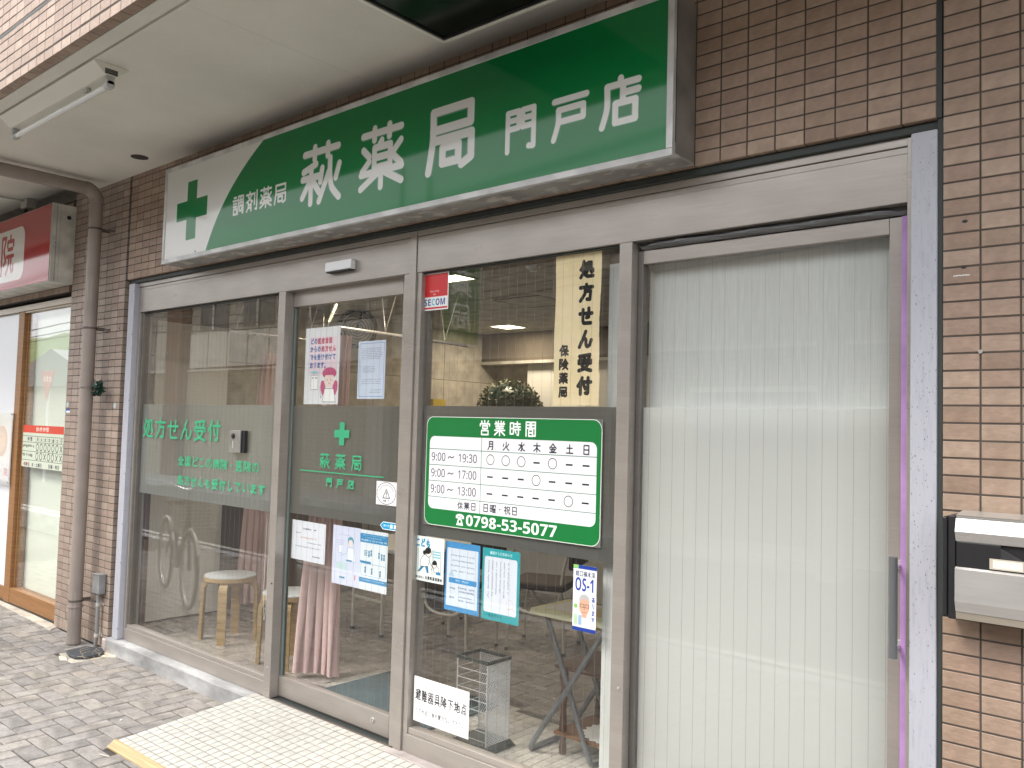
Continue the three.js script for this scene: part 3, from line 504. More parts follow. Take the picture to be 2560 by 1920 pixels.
// the big green signboard
{
  const t = thing('pharmacy_sign', 'long green signboard with a green cross and white lettering above the shop front', 'sign', [-2.599, 2.536, 0]), X0 = -4.4, X1 = -0.798, W = X1 - X0, H = 0.592, hx = W / 2;
  const sideM = std({ color: lin(0.34, 0.32, 0.30), map: mottle, roughness: 0.4, metalness: 0.3 });
  const under = std({ color: lin(0.50, 0.485, 0.45), roughness: 0.5, metalness: 0.3, map: texture(1024, 128, 3.6, 0.2, (u, v) => { const n = fbm(u, v, 60, 6, 4, 140), e = fbm(u, v, 25, 3, 4, 145), w = Math.max(0, Math.min(1, (n - 0.55) * 9)), a = 0.8 + 0.25 * (e - 0.5) + w * 0.22; return [a, a, a * 0.99]; }) });
  obj('case', [bx(-hx + 0.002, hx - 0.002, 0.0125, H - 0.002, 0.0, 0.135)], sideM, t); obj('bottom_plate', bx(-hx + 0.001, hx - 0.001, 0.001, 0.012, 0.004, 0.142, 0.001), under, t);
  const trim = std({ color: lin(0.70, 0.71, 0.70), roughness: 0.4, metalness: 0.1, map: mottle });
  const f = 0.026, T = (x0, x1, y0, y1) => obj('trim', bx(x0, x1, y0, y1, 0.136, 0.158, 0.0018), trim, t);
  T(-hx, hx, 0, f); T(-hx, hx, H - f, H); T(-hx, -hx + f, f + 0.0005, H - f - 0.0005); T(hx - f, hx, f + 0.0005, H - f - 0.0005);
  obj('hinge', bx(hx - 0.0005, hx + 0.002, 0.05, H - 0.02, 0.137, 0.14), M.seal, t);
  const fx0 = X0 + f, fx1 = X1 - f, fy0 = 2.536 + f, fy1 = 2.536 + H - f, FW = fx1 - fx0, FH = fy1 - fy0, px = 2048, py = Math.round((px * FH) / FW);
  const face = canvas(px, py, (g) => {
    const ux = (x) => ((x - fx0) / FW) * px, uy = (y) => ((fy1 - y) / FH) * py, k = px / FW, wht = '#d9dad6';
    g.fillStyle = wht; g.fillRect(0, 0, px, py);
    g.fillStyle = '#06743a'; g.beginPath(); g.moveTo(ux(-3.884), py + 2); g.bezierCurveTo(ux(-3.80), uy(2.72), ux(-3.66), uy(2.92), ux(-3.318), -2); g.lineTo(px + 2, -2); g.lineTo(px + 2, py + 2); g.closePath(); g.fill();
    g.fillRect(ux(-4.119), uy(3.005), k * 0.111, k * 0.354); g.fillRect(ux(-4.240), uy(2.890), k * 0.355, k * 0.114);
    const word = (s, x0, x1, y0, y1, weight, gap = 0.08) => { for (const [c, e] of [['#6f8f7b', 1.16], [wht, 1]]) letter(g, s, ux(x0), uy(y1), k * (x1 - x0), k * (y1 - y0), { weight: weight * e, color: c, gap }); };
    word('調剤薬局', -3.613, -3.081, 2.72, 2.842, 0.1, 0.08);
    word('萩', -2.974, -2.627, 2.662, 2.992, 0.108); word('薬', -2.511, -2.166, 2.662, 2.988, 0.104); word('局', -2.05, -1.712, 2.662, 2.992, 0.118);
    word('門', -1.588, -1.394, 2.676, 2.868, 0.125); word('戸', -1.345, -1.146, 2.676, 2.868, 0.13); word('店', -1.117, -0.918, 2.676, 2.878, 0.13);
    g.fillStyle = 'rgba(60,30,20,.6)'; g.beginPath(); g.ellipse(ux(-4.0), uy(2.572), 5, 3, 0, 0, 7); g.fill();
  });
  const p = new THREE.Mesh(new THREE.BoxGeometry(FW, FH, 0.004), [trim, trim, trim, trim, phys({ map: face, color: lin(0.92, 0.92, 0.92), roughness: 0.6, specularIntensity: 0.1, clearcoat: 0.5, clearcoatRoughness: 0.07 }), trim]);
  p.name = 'face_panel'; p.position.set((fx0 + fx1) / 2 + 2.599, (fy0 + fy1) / 2 - 2.536, 0.152); p.castShadow = p.receiveShadow = true; t.add(p);
}

sheet('security_sticker', 'red and white security sticker in the upper left corner of the middle window', 'sticker', [-2.271, -2.094, 2.124, 2.302], onGlass, -0.0705, 256, (g, w, h) => {
  rr(g, 0, 0, w, h, 8); g.fillStyle = '#f2f2f2'; g.fill(); g.fillStyle = '#d2262a'; g.fillRect(8, 12, w - 16, h * 0.6); g.fillRect(8, h * 0.92, w - 16, h * 0.045);
  latin(g, 'Security', w * 0.31, h * 0.5, w * 0.33, h * 0.04, 'sans-serif'); g.fillStyle = '#f4dada'; latin(g, 'Security', w * 0.31, h * 0.47, w * 0.34, h * 0.05, 'sans-serif'); latin(g, 'by', w * 0.43, h * 0.55, w * 0.1, h * 0.05, 'sans-serif');
  g.fillStyle = '#123f8c'; latin(g, 'SE', w * 0.09, h * 0.7, w * 0.28, h * 0.17); latin(g, 'OM', w * 0.52, h * 0.7, w * 0.38, h * 0.17); g.fillStyle = '#4cc3d9'; latin(g, 'C', w * 0.37, h * 0.7, w * 0.15, h * 0.17);
}, { rough: 0.35 });

// business hours board
sheet('opening_hours_board', 'green and white opening hours board with rounded corners on the middle window', 'board', [-2.209, -1.218, 1.131, 1.629], onGlass, -0.0695, 1024, (g, w, h) => {
  const ux = (x) => ((x + 2.209) / 0.991) * w, uy = (y) => ((1.629 - y) / 0.498) * h, k = w / 0.991;
  g.fillStyle = '#6d6e69'; g.fillRect(0, 0, w, h); rr(g, 1, 1, w - 2, h - 2, 44); g.fillStyle = '#e9efe6'; g.fill(); rr(g, 4, 4, w - 8, h - 8, 42); g.fillStyle = '#137a3b'; g.fill();
  rr(g, ux(-2.184), uy(1.538), k * 0.942, k * 0.331, 30); g.fillStyle = '#f3f3f7'; g.fill();
  letter(g, '営業時間', ux(-1.876), uy(1.617), k * 0.33, k * 0.07, { weight: 0.105, color: '#fff', gap: 0.2 });
  g.strokeStyle = '#2b6a50'; g.lineWidth = 2.6;
  for (const y of [1.480, 1.407, 1.334, 1.2615]) { g.beginPath(); g.moveTo(ux(-2.184), uy(y)); g.lineTo(ux(-1.242), uy(y)); g.stroke(); }
  g.beginPath(); g.moveTo(ux(-1.8575), uy(1.538)); g.lineTo(ux(-1.8575), uy(1.208)); g.stroke();
  const cols = [-1.803, -1.715, -1.628, -1.545, -1.461, -1.376, -1.293];
  [...'月火水木金土日'].forEach((c, i) => letter(g, c, ux(cols[i] - 0.021), uy(1.528), k * 0.042, k * 0.043, { weight: 0.115, color: '#14142a', gap: 0 }));
  const rows = ['OOO-O--', '---O---', '-----O-'], times = ['19:30', '17:00', '13:00'];
  rows.forEach((r, j) => {
    const y = 1.4435 - 0.0733 * j; g.fillStyle = '#17172b';
    latin(g, '9:00', ux(-2.172), uy(y + 0.019), k * 0.094, k * 0.037, 'sans-serif'); latin(g, times[j], ux(-2.0), uy(y + 0.019), k * 0.118, k * 0.037, 'sans-serif');
    g.strokeStyle = '#17172b'; g.lineWidth = 4.5; g.beginPath(); g.moveTo(ux(-2.062), uy(y - 0.004)); g.bezierCurveTo(ux(-2.05), uy(y + 0.016), ux(-2.042), uy(y - 0.012), ux(-2.026), uy(y + 0.006)); g.stroke();
    [...r].forEach((c, i) => {
      g.fillStyle = '#fbfbfd'; g.fillRect(ux(cols[i] - 0.027), uy(y + 0.029), k * 0.057, k * 0.057); g.strokeStyle = '#cfd2da'; g.lineWidth = 1.5; g.strokeRect(ux(cols[i] - 0.027), uy(y + 0.029), k * 0.057, k * 0.057);
      g.strokeStyle = '#1d1d2c';
      if (c === 'O') { g.lineWidth = 3.2; g.beginPath(); g.ellipse(ux(cols[i]), uy(y + 0.001), k * 0.0215, k * 0.0215, 0, 0, 7); g.stroke(); } else { g.lineWidth = 7; g.lineCap = 'butt'; g.beginPath(); g.moveTo(ux(cols[i] - 0.017), uy(y)); g.lineTo(ux(cols[i] + 0.017), uy(y)); g.stroke(); }
    });
  });
  letter(g, '休業日', ux(-1.996), uy(1.252), k * 0.118, k * 0.036, { weight: 0.1, color: '#17172b', gap: 0.1 });
  letter(g, '日曜・祝日', ux(-1.842), uy(1.254), k * 0.203, k * 0.038, { weight: 0.1, color: '#17172b', gap: 0.06 });
  g.fillStyle = '#fff'; latin(g, '0798-53-5077', ux(-1.941), uy(1.195), k * 0.512, k * 0.047);
  // telephone mark
  const tx = ux(-2.003), ty = uy(1.197), s = k * 0.052; g.beginPath(); g.ellipse(tx + s / 2, ty + s * 0.24, s * 0.48, s * 0.22, 0, Math.PI, 0); g.fill(); g.fillRect(tx + s * 0.02, ty + s * 0.2, s * 0.26, s * 0.22); g.fillRect(tx + s * 0.72, ty + s * 0.2, s * 0.26, s * 0.22);
  g.beginPath(); g.moveTo(tx + s * 0.36, ty + s * 0.28); g.lineTo(tx + s * 0.64, ty + s * 0.28); g.lineTo(tx + s * 0.92, ty + s); g.lineTo(tx + s * 0.08, ty + s); g.closePath(); g.fill(); g.fillStyle = '#137a3b'; g.beginPath(); g.arc(tx + s / 2, ty + s * 0.68, s * 0.14, 0, 7); g.fill();
}, { t: 0.0016, rough: 0.32 });

{ // yellowed paper banner with worn edges
  const z = -0.0815, [x0, y0] = moved(-1.4675, 1.681, onGlass, z), [x1, y1] = moved(-1.239, 2.303, onGlass, z), w = x1 - x0, h = y1 - y0, pts = [];
  for (let i = 0; i <= 12; i++) pts.push([x0 + (w * i) / 12, y0 + (i % 12 ? 0.004 * (rnd() - 0.3) : 0.0)]);
  for (let i = 1; i < 40; i++) { const v = i / 40; pts.push([x1 - 0.0015 + 0.0035 * Math.sin(v * 9) - (v > 0.2 && v < 0.35 ? 0.006 * rnd() : 0.002 * rnd()), y0 + h * v]); }
  pts.push([x1, y1], [x0, y1]); for (let i = 39; i > 0; i--) { const v = i / 40; pts.push([x0 + 0.002 * Math.sin(v * 11) + 0.0012 * rnd(), y0 + h * v]); }
  const s = new THREE.Shape(pts.map(([a, b]) => new THREE.Vector2(a - x0, b - y0))), g = new THREE.ExtrudeGeometry(s, { depth: 0.0004, bevelEnabled: false }), p = g.attributes.position, uv = new Float32Array(p.count * 2);
  for (let i = 0; i < p.count; i++) { uv[2 * i] = p.getX(i) / w; uv[2 * i + 1] = p.getY(i) / h; } g.setAttribute('uv', new THREE.BufferAttribute(uv, 2));
  const map = canvas(320, 860, (c, W, H) => {
    c.fillStyle = '#f4e2b8'; c.fillRect(0, 0, W, H);
    for (let i = 0; i < 260; i++) { c.fillStyle = `rgba(${pick(['252,238,205', '226,202,150', '244,226,180'])},${between(0.03, 0.1)})`; c.beginPath(); c.ellipse(between(0, W), between(0, H), between(5, 60), between(5, 80), 0, 0, 7); c.fill(); }
    letter(c, '処方せん受付', W * 0.51, H * 0.055, W * 0.35, H * 0.885, { vertical: true, weight: 0.195, color: '#0c0a0c', gap: 0.12 });
    letter(c, '保険薬局', W * 0.115, H * 0.6, W * 0.22, H * 0.35, { vertical: true, weight: 0.17, color: '#0c0a0c', gap: 0.12 });
  });
  const o = tag(obj('paper_banner', g, std({ map, color: lin(0.9, 0.9, 0.9), roughness: 0.85 })), 'yellowed paper banner with bold black vertical writing in the middle window', 'banner'); o.position.set(x0, y0, z - 0.0004);
}
const scribble = (g, x, y, w, h, col, wt = 1) => { // lines of print too small to read
  g.fillStyle = col; let px = x; while (px < x + w) { const s = h * (0.45 + rnd() * 0.5); if (rnd() > 0.08) { g.globalAlpha = 0.45 + 0.4 * rnd(); g.fillRect(px, y + rnd() * h * 0.2, s * 0.8, h * (0.5 + 0.4 * rnd())); } px += s; } g.globalAlpha = 1;
};
const inner = -0.0815, innerDoor = -0.1175;
sheet('safety_sign', 'square pale sign with blue lettering and a drawing of two people, lower middle window', 'sign', [-2.269, -2.069, 0.870, 1.074], onGlass, -0.0702, 256, (g, w, h) => {
  g.fillStyle = '#dfe9e6'; g.fillRect(0, 0, w, h); letter(g, 'こども', w * 0.04, h * 0.05, w * 0.52, h * 0.2, { weight: 0.2, color: '#1587b8', gap: 0.05 });
  g.strokeStyle = '#39474a'; g.lineWidth = 2; for (const x of [0.1, 0.16, 0.62, 0.66, 0.9]) { g.beginPath(); g.moveTo(w * x, h * 0.28); g.lineTo(w * x, h * 0.82); g.stroke(); }
  g.fillStyle = '#7ab8cf'; for (const y of [0.3, 0.36, 0.42]) g.fillRect(w * 0.64, h * y, w * 0.24, h * 0.03);
  // grown-up bending over a child, and the child kneeling
  const fig = (f, st, lw) => { g.fillStyle = f; g.strokeStyle = st; g.lineWidth = lw; };
  fig('#fff', '#1b1f22', 3); g.beginPath(); g.moveTo(w * 0.38, h * 0.4); g.quadraticCurveTo(w * 0.2, h * 0.5, w * 0.24, h * 0.68); g.lineTo(w * 0.48, h * 0.66); g.lineTo(w * 0.54, h * 0.48); g.closePath(); g.fill(); g.stroke();
  g.beginPath(); g.ellipse(w * 0.5, h * 0.36, w * 0.085, h * 0.09, 0.2, 0, 7); g.fillStyle = '#f4e9e0'; g.fill(); g.stroke(); g.fillStyle = '#15181b'; g.beginPath(); g.ellipse(w * 0.48, h * 0.31, w * 0.1, h * 0.075, -0.2, 0, 7); g.fill(); g.beginPath(); g.ellipse(w * 0.36, h * 0.36, w * 0.05, h * 0.05, 0, 0, 7); g.fill();
  fig('#1d7fae', '#1b1f22', 2); for (const [a, b] of [[0.27, 0.16], [0.4, 0.46]]) { g.beginPath(); g.moveTo(w * a, h * 0.67); g.lineTo(w * (a + 0.09), h * 0.67); g.lineTo(w * (b + 0.05), h * 0.8); g.lineTo(w * b, h * 0.8); g.closePath(); g.fill(); g.stroke(); }
  fig('#fff', '#1b1f22', 3); g.beginPath(); g.ellipse(w * 0.76, h * 0.7, w * 0.09, h * 0.075, 0.4, 0, 7); g.fill(); g.stroke(); g.fillStyle = '#f4e9e0'; g.beginPath(); g.arc(w * 0.7, h * 0.6, w * 0.075, 0, 7); g.fill(); g.stroke(); g.fillStyle = '#15181b'; g.beginPath(); g.arc(w * 0.71, h * 0.575, w * 0.075, 2.6, 6.6); g.fill();
  fig('#1d7fae', '#1b1f22', 2); g.fillRect(w * 0.76, h * 0.75, w * 0.14, h * 0.06); g.strokeStyle = '#1b1f22'; g.lineWidth = 3; g.beginPath(); g.moveTo(w * 0.5, h * 0.52); g.lineTo(w * 0.64, h * 0.66); g.lineTo(w * 0.6, h * 0.72); g.stroke();
  letter(g, '一般社団法人', w * 0.03, h * 0.895, w * 0.34, h * 0.055, { weight: 0.13, color: '#222', gap: 0.1 }); letter(g, '兵庫県薬剤師会', w * 0.4, h * 0.875, w * 0.56, h * 0.085, { weight: 0.14, color: '#111', gap: 0.1 });
}, { t: 0.001, rough: 0.35 });
const A4 = 'A4 notices taped inside the glass';
sheet('notice', 'white notice with bright blue borders, left of the teal one in the middle window', 'notice', [-2.059, -1.847, 0.765, 1.069], onGlass, inner, 256, (g, w, h) => {
  g.fillStyle = '#3f96d2'; g.fillRect(0, 0, w, h); g.fillStyle = '#dfe9f6'; g.fillRect(w * 0.05, h * 0.09, w * 0.9, h * 0.84); for (let i = 0; i < 4; i++) scribble(g, w * (0.16 + 0.03 * (i % 2)), h * (0.18 + 0.075 * i), w * 0.66, h * 0.026, '#7b8aa0');
  g.fillStyle = '#bcd7ef'; g.beginPath(); g.moveTo(w * 0.1, h * 0.5); g.lineTo(w * 0.28, h * 0.5); g.lineTo(w * 0.2, h * 0.4); g.fill(); g.fillStyle = '#3f96d2'; g.fillRect(w * 0.12, h * 0.52, w * 0.8, h * 0.075); scribble(g, w * 0.32, h * 0.54, w * 0.4, h * 0.034, '#e8f2fb');
  for (let i = 0; i < 2; i++) { scribble(g, w * 0.15, h * (0.66 + 0.13 * i), w * 0.14, h * 0.03, '#5c7290'); scribble(g, w * 0.4, h * (0.64 + 0.13 * i), w * 0.46, h * 0.03, '#5c7290'); scribble(g, w * 0.42, h * (0.69 + 0.13 * i), w * 0.44, h * 0.03, '#5c7290'); }
});
sheet('notice', 'white notice with a teal border, beside the blue bordered one in the middle window', 'notice', [-1.832, -1.619, 0.763, 1.066], onGlass, inner, 256, (g, w, h) => {
  g.fillStyle = '#17a3ad'; g.fillRect(0, 0, w, h); rr(g, w * 0.06, h * 0.115, w * 0.87, h * 0.78, 12); g.fillStyle = '#e3e9f5'; g.fill(); letter(g, '薬局からのお知らせ', w * 0.2, h * 0.035, w * 0.6, h * 0.05, { weight: 0.12, color: '#e9fbfb', gap: 0.05 });
  for (let i = 0; i < 6; i++) { g.save(); g.translate(w * (0.72 - 0.105 * i), h * 0.17); g.rotate(Math.PI / 2); scribble(g, 0, 0, h * (0.42 + 0.16 * rnd()), w * 0.04, '#8b95a8'); g.restore(); }
  g.strokeStyle = '#e0b9b0'; g.lineWidth = 1.5; g.beginPath(); g.arc(w * 0.76, h * 0.74, w * 0.09, 0, 7); g.stroke(); g.beginPath(); g.ellipse(w * 0.78, h * 0.84, w * 0.1, h * 0.05, 0, 0, 7); g.stroke(); letter(g, '薬局門戸店', w * 0.2, h * 0.915, w * 0.36, h * 0.045, { weight: 0.12, color: '#0b6f78' });
});
sheet('drink_poster', 'narrow white and blue poster with a grey-haired man in glasses, right of the middle window', 'poster', [-1.342, -1.23, 0.80, 1.054], onGlass, -0.0702, 200, (g, w, h) => {
  g.fillStyle = '#eef0f4'; g.fillRect(0, 0, w, h); g.fillStyle = '#1f3f9d'; g.fillRect(0, 0, w, h * 0.055); g.fillRect(0, h * 0.945, w, h * 0.055); g.fillStyle = '#8fd06a'; g.fillRect(0, 0, w * 0.22, h * 0.05);
  letter(g, '経口補水液', w * 0.09, h * 0.085, w * 0.85, h * 0.085, { weight: 0.12, color: '#27355f', gap: 0.05 }); g.fillStyle = '#1b3fa3'; latin(g, 'OS-1', w * 0.07, h * 0.19, w * 0.86, h * 0.2);
  letter(g, 'あります', w * 0.8, h * 0.45, w * 0.16, h * 0.4, { vertical: true, weight: 0.15, color: '#1f3f9d', gap: 0.1 });
  g.fillStyle = '#dfe3ea'; g.beginPath(); g.ellipse(w * 0.52, h * 0.9, w * 0.4, h * 0.16, 0, Math.PI, 0); g.fill();
  g.fillStyle = '#dcae93'; g.beginPath(); g.ellipse(w * 0.5, h * 0.61, w * 0.22, h * 0.155, 0, 0, 7); g.fill(); g.fillRect(w * 0.4, h * 0.7, w * 0.2, h * 0.09);
  g.fillStyle = '#b9bbbd'; g.beginPath(); g.ellipse(w * 0.5, h * 0.535, w * 0.23, h * 0.1, 0, Math.PI * 0.92, Math.PI * 2.08); g.fill(); g.fillStyle = '#dcae93'; g.beginPath(); g.ellipse(w * 0.51, h * 0.56, w * 0.18, h * 0.055, 0, 0, 7); g.fill();
  g.strokeStyle = '#2c1f1c'; g.lineWidth = 3; g.strokeRect(w * 0.32, h * 0.59, w * 0.16, h * 0.045); g.strokeRect(w * 0.53, h * 0.59, w * 0.16, h * 0.045); g.fillStyle = '#a9705a'; g.fillRect(w * 0.42, h * 0.705, w * 0.17, h * 0.008); g.fillRect(w * 0.49, h * 0.63, w * 0.025, h * 0.045);
  g.fillStyle = '#b7d8b0'; g.fillRect(w * 0.06, h * 0.76, w * 0.15, h * 0.15); g.fillStyle = '#9cb7d6'; g.fillRect(w * 0.25, h * 0.76, w * 0.14, h * 0.15); g.fillStyle = '#89c66a'; g.beginPath(); g.arc(w * 0.13, h * 0.63, w * 0.08, 0, 7); g.fill();
}, { rough: 0.35 });
sheet('evacuation_sign', 'white sign with black writing at the bottom left of the middle window', 'sign', [-2.2365, -1.8865, 0.233, 0.434], onGlass, -0.0702, 420, (g, w, h) => {
  g.fillStyle = '#f4f5f7'; g.fillRect(0, 0, w, h); letter(g, '避難器具降下地点', w * 0.025, h * 0.27, w * 0.94, h * 0.26, { weight: 0.115, color: '#15131f', gap: 0.06 }); letter(g, 'この付近に物を置かないで下さい', w * 0.035, h * 0.7, w * 0.9, h * 0.115, { weight: 0.085, color: '#1d1b28', gap: 0.08 });
}, { t: 0.001, rough: 0.4 });
sheet('notice', 'tall white poster with pink and blue writing, upper left of the door', 'poster', [-3.242, -2.939, 1.683, 2.099], doorZ, innerDoor, 320, (g, w, h) => {
  g.fillStyle = '#eef0f4'; g.fillRect(0, 0, w, h); g.fillStyle = '#f3dfe9'; g.fillRect(w * 0.12, h * 0.12, w * 0.8, h * 0.5);
  const line = (s, y, cols) => { const n = [...s].length, step = w * 0.108; [...s].forEach((c, i) => { letter(g, c, w * 0.14 + i * step, h * y, step * 0.97, h * 0.083, { weight: 0.19, color: cols[i] ?? '#2d57a5', gap: 0 }); }); };
  const P = '#c2355f'; line('どの医療機関', 0.135, { 2: P, 3: P, 4: P, 5: P }); line('からの処方せん', 0.24, { 3: P, 4: P, 5: P, 6: P }); line('でも受け付けて', 0.345, {}); line('おります。', 0.45, {});
  g.strokeStyle = '#2d2a35'; g.lineWidth = 2; g.fillStyle = '#fff'; g.beginPath(); g.rect(w * 0.2, h * 0.62, w * 0.2, h * 0.19); g.fill(); g.stroke(); scribble(g, w * 0.23, h * 0.645, w * 0.14, h * 0.025, '#333'); g.fillStyle = '#9dd3df'; g.beginPath(); g.ellipse(w * 0.3, h * 0.585, w * 0.12, h * 0.02, 0, 0, 7); g.fill();
  g.fillStyle = '#c8407c'; g.beginPath(); g.ellipse(w * 0.73, h * 0.6, w * 0.2, h * 0.075, 0, 0, 7); g.fill(); for (const s of [-1, 1]) { g.beginPath(); g.ellipse(w * (0.73 + 0.17 * s), h * 0.79, w * 0.07, h * 0.1, s * 0.2, 0, 7); g.fill(); }
  g.fillStyle = '#f7e3db'; g.beginPath(); g.ellipse(w * 0.73, h * 0.69, w * 0.15, h * 0.09, 0, 0, 7); g.fill(); g.fillStyle = '#c8407c'; g.beginPath(); g.ellipse(w * 0.73, h * 0.625, w * 0.17, h * 0.035, 0, Math.PI, 0); g.fill();
  g.fillStyle = '#fff'; g.beginPath(); g.moveTo(w * 0.55, h * 0.97); g.lineTo(w * 0.6, h * 0.8); g.lineTo(w * 0.86, h * 0.8); g.lineTo(w * 0.92, h * 0.97); g.closePath(); g.fill(); g.stroke(); g.beginPath(); g.moveTo(w * 0.6, h * 0.84); g.lineTo(w * 0.5, h * 0.92); g.lineTo(w * 0.47, h * 0.77); g.stroke();
  g.lineWidth = 1.5; for (const s of [-1, 1]) { g.beginPath(); g.arc(w * (0.73 + 0.055 * s), h * 0.695, w * 0.02, Math.PI, 0); g.stroke(); } g.beginPath(); g.arc(w * 0.73, h * 0.72, w * 0.02, 0.3, 2.8); g.stroke();
});
const print = (g, w, h, rows, col = '#8d96ad') => { for (const [y, x0, x1] of rows) scribble(g, w * x0, h * y, w * (x1 - x0), h * 0.017, col); };
sheet('notice', 'pale blue sheet of small print in a thin blue border, upper right of the door', 'notice', [-2.783, -2.570, 1.712, 2.007], doorZ, innerDoor, 220, (g, w, h) => {
  g.fillStyle = '#d9e5f8'; g.fillRect(0, 0, w, h); g.strokeStyle = '#6f9bd0'; g.lineWidth = 3; g.strokeRect(w * 0.05, h * 0.04, w * 0.9, h * 0.92); const r = []; for (let i = 0; i < 7; i++) r.push([0.12 + 0.03 * i, 0.12, 0.7 + 0.2 * rnd()]); for (let i = 0; i < 4; i++) r.push([0.44 + 0.03 * i, 0.2, 0.62]); for (let i = 0; i < 3; i++) r.push([0.66 + 0.035 * i, 0.14, 0.86]); r.push([0.84, 0.5, 0.9], [0.88, 0.45, 0.86]); print(g, w, h, r, '#7f86a0');
});
sheet('notice', 'plain white sheet of black and red print, lower left of the door', 'notice', [-3.300, -3.0, 0.838, 1.049], doorZ, innerDoor, 300, (g, w, h) => {
  g.fillStyle = '#e9edf6'; g.fillRect(0, 0, w, h); scribble(g, w * 0.32, h * 0.17, w * 0.4, h * 0.055, '#4c5160'); scribble(g, w * 0.12, h * 0.3, w * 0.14, h * 0.035, '#666c7c'); scribble(g, w * 0.24, h * 0.4, w * 0.5, h * 0.045, '#c9958f'); scribble(g, w * 0.46, h * 0.52, w * 0.42, h * 0.03, '#6a7080'); scribble(g, w * 0.12, h * 0.64, w * 0.74, h * 0.03, '#6a7080'); scribble(g, w * 0.64, h * 0.84, w * 0.22, h * 0.04, '#4c5160');
}, { tilt: -0.005 });
sheet('notice', 'lilac white notice with a drawn person at a reader, middle of the lower door pane', 'notice', [-2.936, -2.714, 0.756, 1.055], doorZ, innerDoor, 256, (g, w, h) => {
  g.fillStyle = '#dbe1f7'; g.fillRect(0, 0, w, h); print(g, w, h, [[0.14, 0.2, 0.6], [0.24, 0.14, 0.46], [0.28, 0.14, 0.42]], '#b9a9d6'); g.fillStyle = '#4fa0b4'; g.beginPath(); g.ellipse(w * 0.66, h * 0.24, w * 0.11, h * 0.075, 0, 0, 7); g.fill(); g.fillStyle = '#f1e6e2'; g.beginPath(); g.ellipse(w * 0.66, h * 0.27, w * 0.08, h * 0.055, 0, 0, 7); g.fill();
  g.strokeStyle = '#7fb0c8'; g.lineWidth = 2; g.fillStyle = '#eef2fb'; g.beginPath(); g.moveTo(w * 0.5, h * 0.58); g.lineTo(w * 0.56, h * 0.35); g.lineTo(w * 0.78, h * 0.35); g.lineTo(w * 0.86, h * 0.58); g.closePath(); g.fill(); g.stroke(); g.fillRect(w * 0.22, h * 0.32, w * 0.16, h * 0.14); g.strokeRect(w * 0.22, h * 0.32, w * 0.16, h * 0.14); g.beginPath(); g.moveTo(w * 0.5, h * 0.46); g.lineTo(w * 0.3, h * 0.51); g.stroke();
  g.fillStyle = '#c7e0e4'; g.fillRect(w * 0.16, h * 0.62, w * 0.4, h * 0.12); g.fillStyle = '#3f8fb5'; g.fillRect(w * 0.52, h * 0.56, w * 0.2, h * 0.025); g.fillRect(w * 0.28, h * 0.86, w * 0.2, h * 0.03); g.fillStyle = '#d99'; g.fillRect(w * 0.82, h * 0.8, w * 0.05, h * 0.08);
});
sheet('notice', 'white notice with blue bands and small blue figures, right of the lower door pane', 'notice', [-2.715, -2.503, 0.756, 1.053], doorZ, innerDoor + 0.0008, 256, (g, w, h) => {
  g.fillStyle = '#e9f1f7'; g.fillRect(0, 0, w, h); g.fillStyle = '#2d8bc2'; g.fillRect(0, h * 0.06, w, h * 0.15); g.fillRect(0, h * 0.8, w, h * 0.075); scribble(g, w * 0.1, h * 0.075, w * 0.8, h * 0.022, '#bfe0f4'); scribble(g, w * 0.18, h * 0.115, w * 0.6, h * 0.022, '#bfe0f4'); scribble(g, w * 0.04, h * 0.155, w * 0.92, h * 0.035, '#f3fbff'); scribble(g, w * 0.08, h * 0.82, w * 0.8, h * 0.022, '#bfe0f4');
  g.fillStyle = '#3d84aa'; for (const [x, y] of [[0.34, 0.36], [0.42, 0.34], [0.7, 0.36], [0.8, 0.38], [0.88, 0.38], [0.22, 0.63], [0.46, 0.64], [0.76, 0.66]]) { g.beginPath(); g.arc(w * x, h * y, w * 0.03, 0, 7); g.fill(); g.fillRect(w * (x - 0.025), h * (y + 0.025), w * 0.05, h * 0.06); } for (let i = 0; i < 4; i++) g.fillRect(w * 0.16, h * (0.34 + 0.025 * i), w * 0.12, h * 0.012);
  g.fillStyle = '#2d8bc2'; g.fillRect(w * 0.02, h * 0.52, w * 0.4, h * 0.035); g.strokeStyle = '#2d8bc2'; g.lineWidth = 2; rr(g, w * 0.06, h * 0.56, w * 0.88, h * 0.2, 8); g.stroke();
});
sheet('door_sticker', 'white square sticker with a warning triangle in a ring on the door', 'sticker', [-2.604, -2.4525, 1.188, 1.303], doorZ, -0.1065, 160, (g, w, h) => {
  g.fillStyle = '#efeff2'; g.fillRect(0, 0, w, h); g.strokeStyle = '#23252a'; g.lineWidth = 3; g.setLineDash([16, 3]); g.beginPath(); g.ellipse(w / 2, h / 2, w * 0.46, h * 0.46, 0, 0, 7); g.stroke(); g.setLineDash([]); g.lineWidth = 4; g.lineJoin = 'round'; g.beginPath(); g.moveTo(w * 0.5, h * 0.32); g.lineTo(w * 0.67, h * 0.7); g.lineTo(w * 0.33, h * 0.7); g.closePath(); g.stroke(); g.fillStyle = '#23252a'; g.fillRect(w * 0.485, h * 0.43, w * 0.03, h * 0.15); g.fillRect(w * 0.485, h * 0.61, w * 0.03, h * 0.04);
  letter(g, '自動ドア'.replace('ド', 'ト'), w * 0.36, h * 0.77, w * 0.28, h * 0.09, { weight: 0.13, color: '#333' }); for (let i = 0; i < 15; i++) { const a = Math.PI * (1.12 + 0.76 * (i / 14)); g.fillRect(w / 2 + Math.cos(a) * w * 0.36 - 2, h / 2 + Math.sin(a) * h * 0.36 - 2, 3.5, 4); }
}, { rough: 0.4 });
